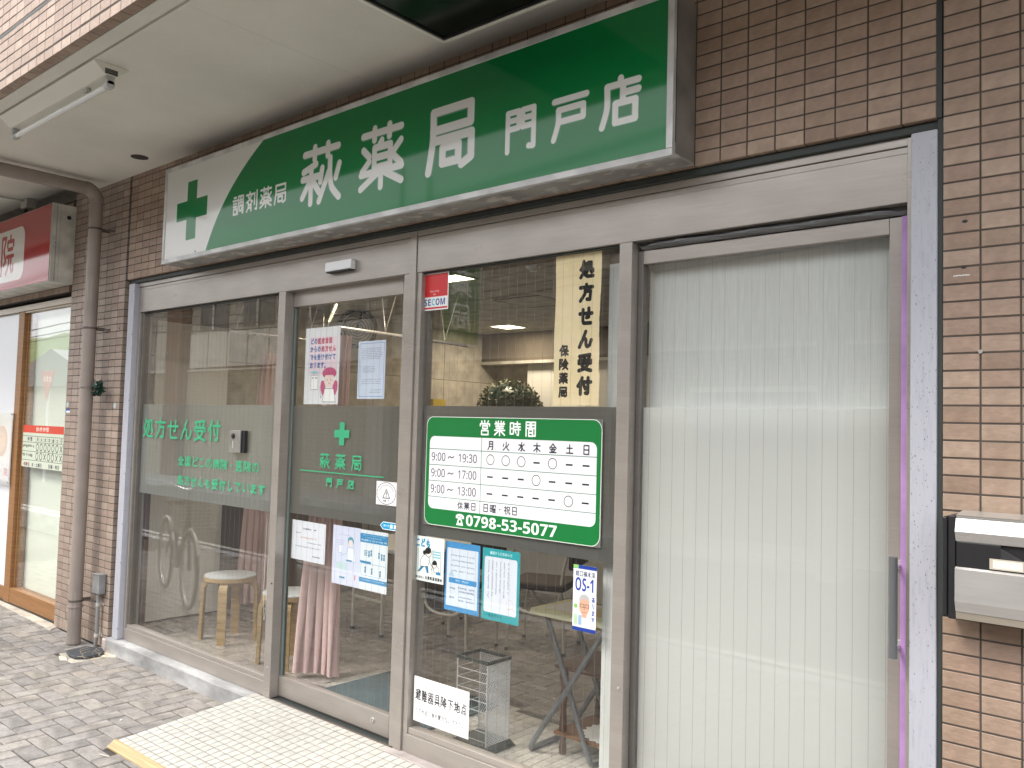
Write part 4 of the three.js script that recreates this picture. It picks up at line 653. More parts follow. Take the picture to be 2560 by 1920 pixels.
{ // blue arrow sticker
  const [x0, y0] = moved(-2.567, 1.069, doorZ, -0.1065), [x1, y1] = moved(-2.43, 1.107, doorZ, -0.1065), w = x1 - x0, h = y1 - y0, s = new THREE.Shape([[0, h / 2], [0.022, 0], [w, 0], [w, h], [0.022, h]].map((p) => new THREE.Vector2(...p))), g = new THREE.ExtrudeGeometry(s, { depth: 0.0005, bevelEnabled: false }), p = g.attributes.position, uv = new Float32Array(p.count * 2);
  for (let i = 0; i < p.count; i++) { uv[2 * i] = p.getX(i) / w; uv[2 * i + 1] = p.getY(i) / h; } g.setAttribute('uv', new THREE.BufferAttribute(uv, 2));
  const map = canvas(256, 72, (c, W, H) => { c.fillStyle = '#e8f3f8'; c.fillRect(0, 0, W, H); c.fillStyle = '#2490c4'; c.beginPath(); c.moveTo(8, H / 2); c.lineTo(44, 6); c.lineTo(W, 6); c.lineTo(W, H - 6); c.lineTo(44, H - 6); c.fill(); scribble(c, 48, 24, 66, 22, '#d6ecf6'); letter(c, '自動', 130, 16, 110, 40, { weight: 0.13, color: '#fff' }); });
  tag(obj('arrow_sticker', g, std({ map, roughness: 0.4 })), 'small blue arrow sticker pointing left on the door', 'sticker').position.set(x0, y0, -0.107);
}
// green film lettering on the frosted bands
decal('film_lettering', 'large green lettering on the frosted band of the left window', 'lettering', [-5.01, -4.0, 1.44, 1.59], onGlass, -0.0708, 1024, [0.035, 0.37, 0.18], (g, w, h) => letter(g, '処方せん受付', w * 0.006, h * 0.02, w * 0.988, h * 0.96, { weight: 0.11, color: '#fff', gap: 0.08 }));
decal('film_lettering', 'two lines of smaller green lettering low on the frosted band of the left window', 'lettering', [-4.51, -3.5, 1.155, 1.352], onGlass, -0.0708, 1024, [0.035, 0.37, 0.18], (g, w, h) => { letter(g, '全国どこの病院・医院の', w * 0.004, h * 0.01, w * 0.918, h * 0.34, { weight: 0.13, color: '#fff', gap: 0.07 }); letter(g, '処方せんも受付しています', w * 0.004, h * 0.625, w * 0.99, h * 0.35, { weight: 0.13, color: '#fff', gap: 0.07 }); });
decal('film_lettering', 'green cross and green pharmacy name on the frosted band of the door', 'lettering', [-3.252, -2.548, 1.24, 1.592], doorZ, -0.1066, 720, [0.035, 0.37, 0.18], (g, w, h) => {
  const ux = (x) => ((x + 3.252) / 0.704) * w, uy = (y) => ((1.592 - y) / 0.352) * h, k = w / 0.704; g.fillStyle = '#fff'; CROSS(g, ux(-2.957), uy(1.589), k * 0.123, k * 0.12, 0.34);
  letter(g, '萩薬局', ux(-3.078), uy(1.427), k * 0.358, k * 0.086, { weight: 0.1, color: '#fff', gap: 0.32 }); g.fillRect(ux(-3.25), uy(1.3255), k * 0.7, k * 0.006); letter(g, '門戸店', ux(-3.017), uy(1.297), k * 0.24, k * 0.052, { weight: 0.14, color: '#fff', gap: 0.35 });
});
{ // intercom on the left window
  const t = thing('intercom', 'silver video intercom with a dark side mounted on the left window', 'intercom', [-3.8, 1.46, -0.0715]);
  obj('body', bx(-0.066, 0.085, -0.065, 0.066, 0.0, 0.02, 0.003), M.black, t);
  obj('front_plate', bx(-0.066, 0.053, -0.0645, 0.0655, 0.0202, 0.03, 0.003), std({ color: lin(0.42, 0.41, 0.38), metalness: 0.35, roughness: 0.4, map: mottle }), t);
  const g = new THREE.CylinderGeometry(0.015, 0.016, 0.008, 20); g.rotateX(Math.PI / 2); g.translate(-0.02, 0.032, 0.032); const l = obj('lens_ring', metres(g), M.black, t); const s = new THREE.SphereGeometry(0.009, 14, 8); s.scale(1, 1, 0.5); s.translate(-0.02, 0.032, 0.036); obj('lens', metres(s), std({ color: lin(0.02, 0.02, 0.03), roughness: 0.05 }), l);
  obj('button', bx(-0.028, -0.012, -0.04, 0.002, 0.03, 0.0325, 0.001), M.offwhite, t);
}

// ---------------------------------------------------------------- pipes, boxes, lamps on the outside
{
  const t = thing('downpipe', 'fat grey-brown drainpipe running down the left tiled pillar', 'pipe', [-5.51, 0, 0.105]), r = 0.0445;
  obj('pipe', metres(rod([0, 0.004, 0], [0, 3.11, 0], r, 40)), M.pipe, t);
  const el = []; for (let i = 0; i <= 10; i++) { const a = (i / 10) * Math.PI / 2; el.push([0, 3.11 + 0.085 * Math.sin(a), 0.085 * (1 - Math.cos(a))]); }
  obj('elbow', metres(tube(el, r + 0.003, 30, 32)), M.pipe, t);
  obj('branch_pipe', metres(rod([0, 3.195, 0.085], [0, 3.195, 0.93], r, 36)), M.pipe, t);
  const ring = (y, h, dr) => obj('collar', metres(rod([0, y - h / 2, 0], [0, y + h / 2, 0], r + dr, 40)), M.pipe, t);
  ring(3.108, 0.006, 0.0045); ring(1.82, 0.058, 0.0035); ring(1.789, 0.007, 0.006); ring(0.26, 0.008, 0.006); ring(0.02, 0.02, 0.0025);
  const br = std({ color: lin(0.10, 0.08, 0.07), roughness: 0.6 });
  for (const y of [2.915, 2.205, 0.3]) obj('bracket', [rod([0, y - 0.007, 0], [0, y + 0.007, 0], r + 0.0025, 40), bx(-0.006, 0.006, y - 0.012, y + 0.012, -0.1, -r + 0.002), rod([0.02, y, -0.035], [0.085, y - 0.006, -0.104], 0.005, 8)].map(metres), br, t);
}
{
  const t = thing('junction_box', 'small grey metal junction box with a conduit at the foot of the left pillar', 'box', [-5.33, 0, 0]), g = std({ color: lin(0.40, 0.41, 0.42), roughness: 0.45, metalness: 0.3, map: mottle });
  obj('box', bx(-0.05, 0.05, 0.365, 0.497, 0.004, 0.052, 0.004), g, t); obj('lid', bx(-0.052, 0.052, 0.493, 0.5, 0.002, 0.056, 0.002), g, t);
  obj('conduit', metres(tube([[0, 0.366, 0.028], [0, 0.2, 0.028], [0, 0.07, 0.028], [-0.012, -0.01, 0.03]], 0.0125, 24, 16)), std({ color: lin(0.22, 0.22, 0.215), roughness: 0.5 }), t);
  for (const y of [0.29, 0.08]) obj('clip', [metres(rod([0, y - 0.012, 0.028], [0, y + 0.012, 0.028], 0.0155, 18)), bx(-0.03, 0.03, y - 0.01, y + 0.01, 0.001, 0.006)], M.offwhite, t);
}
{ // bundle of dark green net and leaves hooked on the pipe
  const g = [], c = [-5.395, 1.79, 0.075];
  for (let i = 0; i < 150; i++) { const a = rnd() * 6.28, b = Math.acos(2 * rnd() - 1), rr_ = 0.025 + 0.026 * rnd(), q = new THREE.PlaneGeometry(0.012 + 0.012 * rnd(), 0.008 + 0.008 * rnd()); q.rotateX(rnd() * 6); q.rotateY(rnd() * 6); q.translate(c[0] + rr_ * Math.sin(b) * Math.cos(a) * 1.1, c[1] + rr_ * Math.cos(b) * 1.15 - 0.01, c[2] + rr_ * Math.sin(b) * Math.sin(a) * 0.8); g.push(q); }
  const t = thing('green_bundle', 'small dark green bundle of artificial leaves hooked beside the downpipe', 'ornament', [0, 0, 0]);
  obj('leaves', g, M.darkLeaf, t); obj('core', (() => { const s = new THREE.IcosahedronGeometry(0.03, 2); s.translate(...c); return metres(s); })(), M.darkLeaf, t);
  obj('hook', rod([-5.46, 1.81, 0.09], [-5.4, 1.8, 0.08], 0.004, 8), M.black, t); obj('clip', bx(-5.452, -5.437, 1.725, 1.75, 0.07, 0.09), M.black, t);
}
const disc = (name, label, x, y, r, mat) => { const g = new THREE.CylinderGeometry(r, r, 0.0012, 24); g.rotateX(Math.PI / 2); tag(obj(name, metres(g), mat), label, 'sticker').position.set(x, y, 0.001); };
const mint = std({ color: lin(0.42, 0.50, 0.50), roughness: 0.5 });
disc('round_sticker', 'round pale sticker on the pillar tile right of the downpipe', -5.29, 1.662, 0.021, mint); disc('round_sticker', 'round pale sticker on the pillar tile left of the downpipe', -6.085, 1.667, 0.021, mint);
sheet('address_sticker', 'tiny blue and white sticker below the round one, left of the downpipe', 'sticker', [-6.115, -6.04, 1.604, 1.632], 0, 0.0016, 64, (g, w, h) => { g.fillStyle = '#e6eaf2'; g.fillRect(0, 0, w, h); g.fillStyle = '#2d55a8'; g.fillRect(0, 0, w, h * 0.4); g.fillRect(0, 0, w * 0.15, h); });
tag(obj('screw_hole', (() => { const g = new THREE.CylinderGeometry(0.007, 0.007, 0.002, 14); g.rotateX(Math.PI / 2); return metres(g); })(), M.black), 'dark screw hole in the pillar beside the second pipe bracket', 'hole').position.set(-5.276, 2.203, 0.0005);
{ // drain lid
  const s = new THREE.Shape([[-5.29, 0.235], [-5.31, 0.1], [-5.2, 0.045], [-5.085, 0.085], [-5.075, 0.2], [-5.12, 0.25], [-5.2, 0.255]].map(([a, b]) => new THREE.Vector2(a + 5.19, -(b - 0.15)))), g = new THREE.ExtrudeGeometry(s, { depth: 0.012, bevelEnabled: true, bevelSize: 0.004, bevelThickness: 0.004, bevelSegments: 1 }); g.rotateX(-Math.PI / 2);
  const rib = texture(128, 128, 0.12, 0.12, (u, v) => 0.5 + 0.4 * Math.sin(v * 6.283 * 6 + 1.5 * fbm(u, v, 4, 4, 3, 150)) + 0.2 * (fbm(u, v, 30, 30, 2, 153) - 0.5), { srgb: false });
  const t = thing('drain_cover', 'dark slate-grey drain cover in the pavement by the downpipe', 'drain cover', [-5.19, 0.004, 0.15]); const lid = obj('lid', metres(g), std({ color: lin(0.04, 0.045, 0.055), roughness: 0.6, bumpMap: rib, bumpScale: 0.004 }), t); lid.rotation.z = -0.02;
  const str = []; for (let i = 0; i < 14; i++) { const x = between(0.02, 0.2), z = between(-0.12, 0.1); str.push(tube([[x, 0.004, z], [x + between(-0.04, 0.04), between(0.02, 0.05), z + between(-0.04, 0.04)], [x + between(-0.07, 0.07), between(0.005, 0.06), z + between(-0.06, 0.06)]], 0.0011, 8, 4)); }
  tag(obj('dry_grass', str, std({ color: lin(0.46, 0.38, 0.24), roughness: 0.9 })), 'dry blades of grass round the drain cover and pillar foot', 'grass', null, 'stuff').position.set(-5.19, 0, 0.15);
}
{ // fluorescent fitting under the soffit
  const t = thing('fluorescent_lamp', 'unlit white fluorescent tube lamp under the canopy, top left', 'lamp', [-4.02, TOP, 0.94]), hl = 0.615;
  const s = new THREE.Shape([[-0.084, -0.001], [-0.084, -0.006], [-0.026, -0.055], [0.026, -0.055], [0.084, -0.006], [0.084, -0.001]].map((p) => new THREE.Vector2(...p))), g = new THREE.ExtrudeGeometry(s, { depth: hl * 2, bevelEnabled: false }); g.rotateY(Math.PI / 2); g.translate(-hl, 0, 0); obj('reflector', metres(g), M.lampWhite, t);
  for (const sd of [-1, 1]) { const x = sd * (hl - 0.012); obj('socket', [bx(x - 0.012, x + 0.012, -0.098, -0.055, -0.02, 0.02, 0.004), metres(rod([x - 0.012, -0.098, 0], [x + 0.012, -0.098, 0], 0.02, 20)), metres(rod([x - sd * 0.012, -0.098, 0], [x - sd * 0.034, -0.098, 0], 0.0165, 20))], std({ color: lin(0.42, 0.42, 0.40), roughness: 0.4 }), t); }
  obj('tube', metres(rod([-hl + 0.046, -0.098, 0], [hl - 0.046, -0.098, 0], 0.0138, 20)), std({ color: lin(0.72, 0.73, 0.71), roughness: 0.2 }), t);
  obj('ballast_label', bx(hl - 0.0005, hl + 0.0012, -0.05, -0.024, -0.03, 0.03), std({ color: lin(0.22, 0.22, 0.21), roughness: 0.5, map: texture(64, 32, 0.06, 0.026, (u, v) => (Math.sin(u * 40) * Math.sin(v * 17) > 0.2 ? 1 : 0.35), {}) }), t);
  obj('starter', bx(0.33, 0.37, -0.072, -0.055, -0.012, 0.012, 0.003), M.offwhite, t);
}
{ // round hole and hatch in the soffit
  const g = new THREE.CylinderGeometry(0.054, 0.054, 0.003, 28); const t = thing('soffit_hole', 'dark round hole in the canopy ceiling above the sign', 'hole', [-4.72, TOP - 0.0008, 0.178]); obj('rim', metres(g), std({ color: lin(0.05, 0.042, 0.04), roughness: 0.8 }), t);
  const h = thing('ceiling_hatch', 'dark glossy hatch with a white rim in the canopy ceiling, top centre', 'hatch', [-1.6, TOP, 0.55]), a = [-0.325, 0.325, -0.38, 0.38];
  const dk = std({ color: lin(0.018, 0.026, 0.02), roughness: 0.18, map: texture(128, 128, 0.7, 0.8, (u, v) => { const q = 0.7 + 0.9 * Math.max(0, fbm(u, v, 6, 6, 5, 160) - 0.5); return [q, q, q]; }) });
  obj('panel', bx(a[0] + 0.024, a[1] - 0.024, -0.018, 0.002, a[2] + 0.024, a[3] - 0.024), dk, h); obj('inner_frame', [bx(a[0] + 0.012, a[0] + 0.0235, -0.024, 0.0, a[2] + 0.012, a[3] - 0.012), bx(a[0] + 0.024, a[1] - 0.012, -0.024, 0, a[2] + 0.012, a[2] + 0.0235)], M.black, h);
  for (const q of [[a[0] - 0.004, a[0] + 0.012, a[2], a[3]], [a[1] - 0.012, a[1] + 0.004, a[2], a[3]]]) obj('rim', bx(q[0], q[1], -0.03, 0.0, q[2], q[3], 0.002), M.lampWhite, h);
  for (const q of [[a[0] + 0.0125, a[1] - 0.0125, a[2] - 0.004, a[2] + 0.012], [a[0] + 0.0125, a[1] - 0.0125, a[3] - 0.012, a[3] + 0.004]]) obj('rim', bx(q[0], q[1], -0.03, 0.0, q[2], q[3], 0.002), M.lampWhite, h);
}
{ // letter box on the right pillar
  const t = thing('letter_box', 'brushed steel letter box with a black slot on the right pillar', 'letter box', [0.3, 1.1, 0]), x0 = -0.226, x1 = 0.2;
  const prof = (pts, xa, xb, m, name, b = 0.0008) => { const s = new THREE.Shape(pts.map(([z, y]) => new THREE.Vector2(z, y))), g = new THREE.ExtrudeGeometry(s, { depth: xb - xa - 2 * b, bevelEnabled: true, bevelSize: b, bevelThickness: b, bevelSegments: 1 }); g.rotateY(-Math.PI / 2); g.scale(-1, 1, 1); const ix = g.index; const p = g.attributes.position; for (let i = 0; i < p.count; i += 3) { for (const at of ['position', 'normal', 'uv']) { const A = g.attributes[at], n = A.itemSize; for (let e = 0; e < n; e++) { const q = A.array[(i + 1) * n + e]; A.array[(i + 1) * n + e] = A.array[(i + 2) * n + e]; A.array[(i + 2) * n + e] = q; } } } g.computeVertexNormals(); g.computeBoundingBox(); g.translate(xa + b - g.boundingBox.min.x - b, 0, 0); return obj(name, metres(g), m, t); };
  obj('body', bx(x0 + 0.002, x1, 0.004, 0.272, 0.001, 0.086), M.black, t);
  obj('side_cap', bx(x0 - 0.034, x0 - 0.0205, 0.002, 0.276, 0.0, 0.1, 0.006), M.black, t); obj('side_cap', bx(x0 - 0.0205, x0, -0.002, 0.28, 0.0, 0.094, 0.004), M.black, t);
  prof([[0.02, 0.274], [0.088, 0.274], [0.0955, 0.282], [0.02, 0.29]], x0, x1, M.steel, 'top_plate');
  prof([[0.03, 0.2725], [0.094, 0.2725], [0.106, 0.238], [0.094, 0.212], [0.03, 0.212]], x0, x1, M.steel, 'hood');
  prof([[0.03, 0.141], [0.098, 0.141], [0.104, 0.136], [0.106, 0.05], [0.096, 0.022], [0.03, 0.022]], x0, x1, M.steel, 'door');
  prof([[0.02, 0.02], [0.094, 0.02], [0.092, 0.002], [0.02, 0.0]], x0, x1, std({ color: lin(0.45, 0.40, 0.33), map: brushed, metalness: 0.5, roughness: 0.4 }), 'bottom_plate');
  obj('slot_face', bx(x0 + 0.002, x0 + 0.11, 0.1425, 0.2105, 0.05, 0.097, 0.002), M.black, t);
  const fl = new THREE.Shape([[0.11, 0.2], [0.16, 0.172], [0.42, 0.168], [0.42, 0.1425], [0.11, 0.1425]].map((p) => new THREE.Vector2(...p))), fg = new THREE.ExtrudeGeometry(fl, { depth: 0.012, bevelEnabled: true, bevelSize: 0.0015, bevelThickness: 0.0015, bevelSegments: 1 }); fg.translate(x0, 0, 0.084); obj('flap', metres(fg), std({ color: lin(0.03, 0.031, 0.034), roughness: 0.4 }), t);
  const nm = canvas(200, 80, (g, w, h) => { g.fillStyle = '#b3ab9c'; g.fillRect(0, 0, w, h); g.fillStyle = '#d8d4c8'; g.fillRect(w * 0.1, h * 0.12, w * 0.86, h * 0.76); g.globalAlpha = 0.9; g.strokeStyle = g.fillStyle = '#f6f4ee'; latin(g, '105', w * 0.2, h * 0.3, w * 0.45, h * 0.38, 'sans-serif'); g.lineWidth = 5; g.strokeRect(w * 0.7, h * 0.34, w * 0.12, h * 0.12); g.beginPath(); g.moveTo(w * 0.66, h * 0.54); g.lineTo(w * 0.88, h * 0.54); g.lineTo(w * 0.82, h * 0.72); g.stroke(); });
  const np = new THREE.Mesh(new THREE.BoxGeometry(0.08, 0.028, 0.002), [M.offwhite, M.offwhite, M.offwhite, M.offwhite, std({ map: nm, roughness: 0.6 }), M.offwhite]); np.name = 'name_plate'; np.position.set(x0 + 0.124, 0.16, 0.1005); t.add(np);
  const k = new THREE.TorusGeometry(0.016, 0.003, 8, 24); k.translate(x0 + 0.2, 0.085, 0.108); obj('lock', metres(k), M.chrome, t);
}

// ---------------------------------------------------------------- the neighbouring shop on the left
{
  const t = thing('neighbour_sign', 'red sign box with red writing on a white rounded field, far left', 'sign', [-7.2, 2.585, 0]), wht = std({ color: lin(0.80, 0.79, 0.72), roughness: 0.4, map: mottle });
  obj('case', bx(-1.2, 1.09, 0, 0.601, 0.001, 0.17, 0.002), wht, t); obj('seam', [bx(1.0895, 1.0908, 0.006, 0.596, 0.137, 0.139), bx(1.0895, 1.0906, 0.006, 0.596, 0.112, 0.1128)], M.seal, t);
  const hole = new THREE.CylinderGeometry(0.016, 0.016, 0.002, 16); hole.rotateZ(Math.PI / 2); hole.translate(1.0905, 0.507, 0.052); obj('hole', metres(hole), M.black, t);
  for (const y of [0.57, 0.3, 0.03]) { const s = new THREE.SphereGeometry(0.004, 8, 6); s.translate(1.091, y, 0.139); obj('rivet', metres(s), M.bronzeDark, t); }
  const map = canvas(1024, 268, (g, w, h) => { const ux = (x) => ((x + 8.395) / 2.28) * w, uy = (y) => ((3.178 - y) / 0.585) * h; g.fillStyle = '#a3231d'; g.fillRect(0, 0, w, h); rr(g, ux(-8.3), uy(3.083), ux(-6.625) - ux(-8.3), uy(2.655) - uy(3.083), 40); g.fillStyle = '#dcd9d2'; g.fill(); letter(g, '院', ux(-7.13), uy(3.055), ux(-6.832) - ux(-7.13), uy(2.70) - uy(3.055), { weight: 0.11, color: '#a63a34' }); });
  const p = new THREE.Mesh(new THREE.BoxGeometry(2.28, 0.585, 0.006), [wht, wht, wht, wht, phys({ map, color: lin(0.9, 0.9, 0.9), roughness: 0.6, specularIntensity: 0.15, clearcoat: 0.8, clearcoatRoughness: 0.06 }), wht]); p.name = 'face_panel'; p.position.set(-0.055, 0.3005, 0.175); t.add(p);
  const lt = thing('tile_strip', 'row of brown tiles under the red sign', 'wall', [-7.2, 2.5, 0]); const L = grid(-1.975, 30, 0.035, 14, {}); for (const q of L) if (q.y < 0.09) { q.geo = tileGeo(0.095, 0.046, 0.045); q.z = -0.045; }
  layTiles(lt, L, 60); obj('grout', bx(-2, 1.07, 0.036, 0.75, -0.3, -0.0018), M.grout, lt);
  const cm = thing('light_fitting', 'grey conduit and box fixed above the red sign', 'fitting', [-6.93, 3.34, 0.06]); obj('box', bx(-0.06, 0.06, -0.06, 0.02, -0.04, 0.04, 0.008), M.offwhite, cm); obj('arm', metres(rod([-0.03, -0.05, 0], [-0.02, -0.13, 0.03], 0.014)), M.black, cm); obj('conduit', metres(tube([[0, 0, 0.02], [-0.02, 0.0, 0.3], [-0.1, 0, 0.7]], 0.009, 16, 8)), M.offwhite, cm);
}
{
  const t = thing('neighbour_shop_front', 'wooden framed window and white door panel of the shop on the left', 'shop front', [-7, 0, 0]), X = 7, B = (n, a, b, c, d, e, f, m = M.wood, r = 0.003) => obj(n, bx(a + X, b + X, c, d, e, f, r), m, t);
  const pale = std({ color: lin(0.55, 0.46, 0.36), roughness: 0.3, map: woodGrain });
  B('header', -9, -6.131, 2.455, 2.505, -0.12, -0.03, pale); B('header_bead', -7.16, -6.131, 2.44, 2.4545, -0.1, -0.042, pale); B('post', -7.286, -7.162, 0.0, 2.4545, -0.13, -0.038); B('inner_stile', -7.1615, -7.135, 0.136, 2.4395, -0.13, -0.066);
  B('bottom_rail', -7.1615, -6.131, 0.012, 0.135, -0.13, -0.04); B('bottom_rail', -9, -7.2865, 0.012, 0.12, -0.13, -0.05); B('threshold', -9, -6.131, -0.02, 0.011, -0.14, -0.03, M.seal, 0);
  B('white_panel', -9, -7.2865, 0.1205, 2.4545, -0.1, -0.058, std({ color: lin(0.66, 0.67, 0.71), roughness: 0.3 })); B('edge_bead', -6.148, -6.131, 0.1355, 2.4395, -0.1, -0.056, pale);
  obj('glass_pane', bx(-7.135 + X, -6.148 + X, 0.136, 2.44, -0.072, -0.066), M.glass, t);
  const room = thing('neighbour_interior', 'pale screen inside the neighbouring shop window', 'screen', [-7, 0, -0.2]); obj('screen', bx(-2, 0.87, 0.02, 2.5, -0.06, 0.06), std({ color: lin(0.74, 0.79, 0.69), roughness: 0.9 }), room);
  sheet('hours_sticker', 'red headed opening hours table with circles and crosses on the far left window', 'sticker', [-7.108, -6.28, 1.15, 1.495], -0.06, -0.0645, 512, (g, w, h) => {
    const uy = (y) => ((1.495 - y) / 0.345) * h, ux = (x) => ((x + 7.108) / 0.828) * w; g.fillStyle = '#cfd8c6'; g.fillRect(0, 0, w, h); g.fillStyle = '#d4452b'; g.fillRect(0, 0, w, uy(1.433)); letter(g, '診療時間', w * 0.33, h * 0.035, w * 0.32, h * 0.11, { weight: 0.12, color: '#f6e6dc', gap: 0.05 });
    g.strokeStyle = '#55604f'; g.lineWidth = 2.5; for (const y of [1.405, 1.355, 1.28, 1.208]) { g.beginPath(); g.moveTo(0, uy(y)); g.lineTo(w, uy(y)); g.stroke(); } letter(g, '時間', w * 0.12, uy(1.398), w * 0.13, h * 0.1, { weight: 0.13, color: '#3f443c', gap: 0.2 });
    const cols = [...'月火水木金土日']; cols.forEach((c, i) => { const x = w * (0.385 + 0.095 * i); letter(g, c, x - 14, uy(1.398), 28, h * 0.105, { weight: 0.13, color: '#3a3f38', gap: 0 }); g.beginPath(); g.moveTo(x - 24, uy(1.405)); g.lineTo(x - 24, uy(1.355)); g.lineWidth = 1.5; g.stroke(); ['OOOOOOX', 'OOXOOXX'].forEach((r, j) => { const y = uy(1.318 - 0.074 * j); g.lineWidth = 5; g.strokeStyle = '#2c2f2b'; g.beginPath(); if (r[i] === 'O') g.ellipse(x, y, 15, 17, 0, 0, 7); else { g.moveTo(x - 13, y - 14); g.lineTo(x + 13, y + 14); g.moveTo(x + 13, y - 14); g.lineTo(x - 13, y + 14); } g.stroke(); }); });
    scribble(g, 4, uy(1.335), w * 0.29, h * 0.075, '#33372f'); scribble(g, 4, uy(1.262), w * 0.29, h * 0.075, '#33372f'); letter(g, '休診日', w * 0.05, h * 0.885, w * 0.16, h * 0.095, { weight: 0.15, color: '#7c2430', gap: 0.03 }); letter(g, '水・土曜日', w * 0.26, h * 0.885, w * 0.26, h * 0.095, { weight: 0.14, color: '#2d2f3d', gap: 0.03 }); letter(g, '日曜・祝日', w * 0.67, h * 0.885, w * 0.27, h * 0.095, { weight: 0.14, color: '#2d2f3d', gap: 0.03 });
  });
  const a = thing('acrylic_sign', 'clear acrylic sign with orange print bolted to the white door panel', 'sign', [-7.6, 1.29, -0.02]);
  obj('plate', bx(-0.4, 0.36, -0.31, 0.31, -0.003, 0.003, 0.002), phys({ color: lin(0.95, 0.95, 0.95), transmission: 0.75, thickness: 0, roughness: 0.1 }), a);
  const pm = canvas(256, 208, (g, w, h) => { g.fillStyle = '#eceae6'; g.fillRect(0, 0, w, h); g.fillStyle = '#d99a3a'; g.beginPath(); g.ellipse(w * 0.7, h * 0.4, w * 0.2, h * 0.24, 0, 0, 7); g.fill(); g.fillStyle = '#e9b765'; g.beginPath(); g.ellipse(w * 0.7, h * 0.4, w * 0.13, h * 0.16, 0, 0, 7); g.fill(); letter(g, '院', w * 0.83, h * 0.8, w * 0.12, h * 0.13, { weight: 0.15, color: '#cf4a2e' }); g.fillStyle = '#cf4a2e'; g.fillRect(w * 0.965, h * 0.8, 3, h * 0.13); });
  const pp = new THREE.Mesh(new THREE.BoxGeometry(0.7, 0.56, 0.0006), std({ map: pm, roughness: 0.5 })); pp.name = 'print'; pp.position.set(-0.03, 0, -0.0045); a.add(pp);
  for (const y of [0.29, -0.29]) obj('bolt', metres(rod([0.335, y, -0.036], [0.335, y, 0.008], 0.008, 14)), M.chrome, a);
}

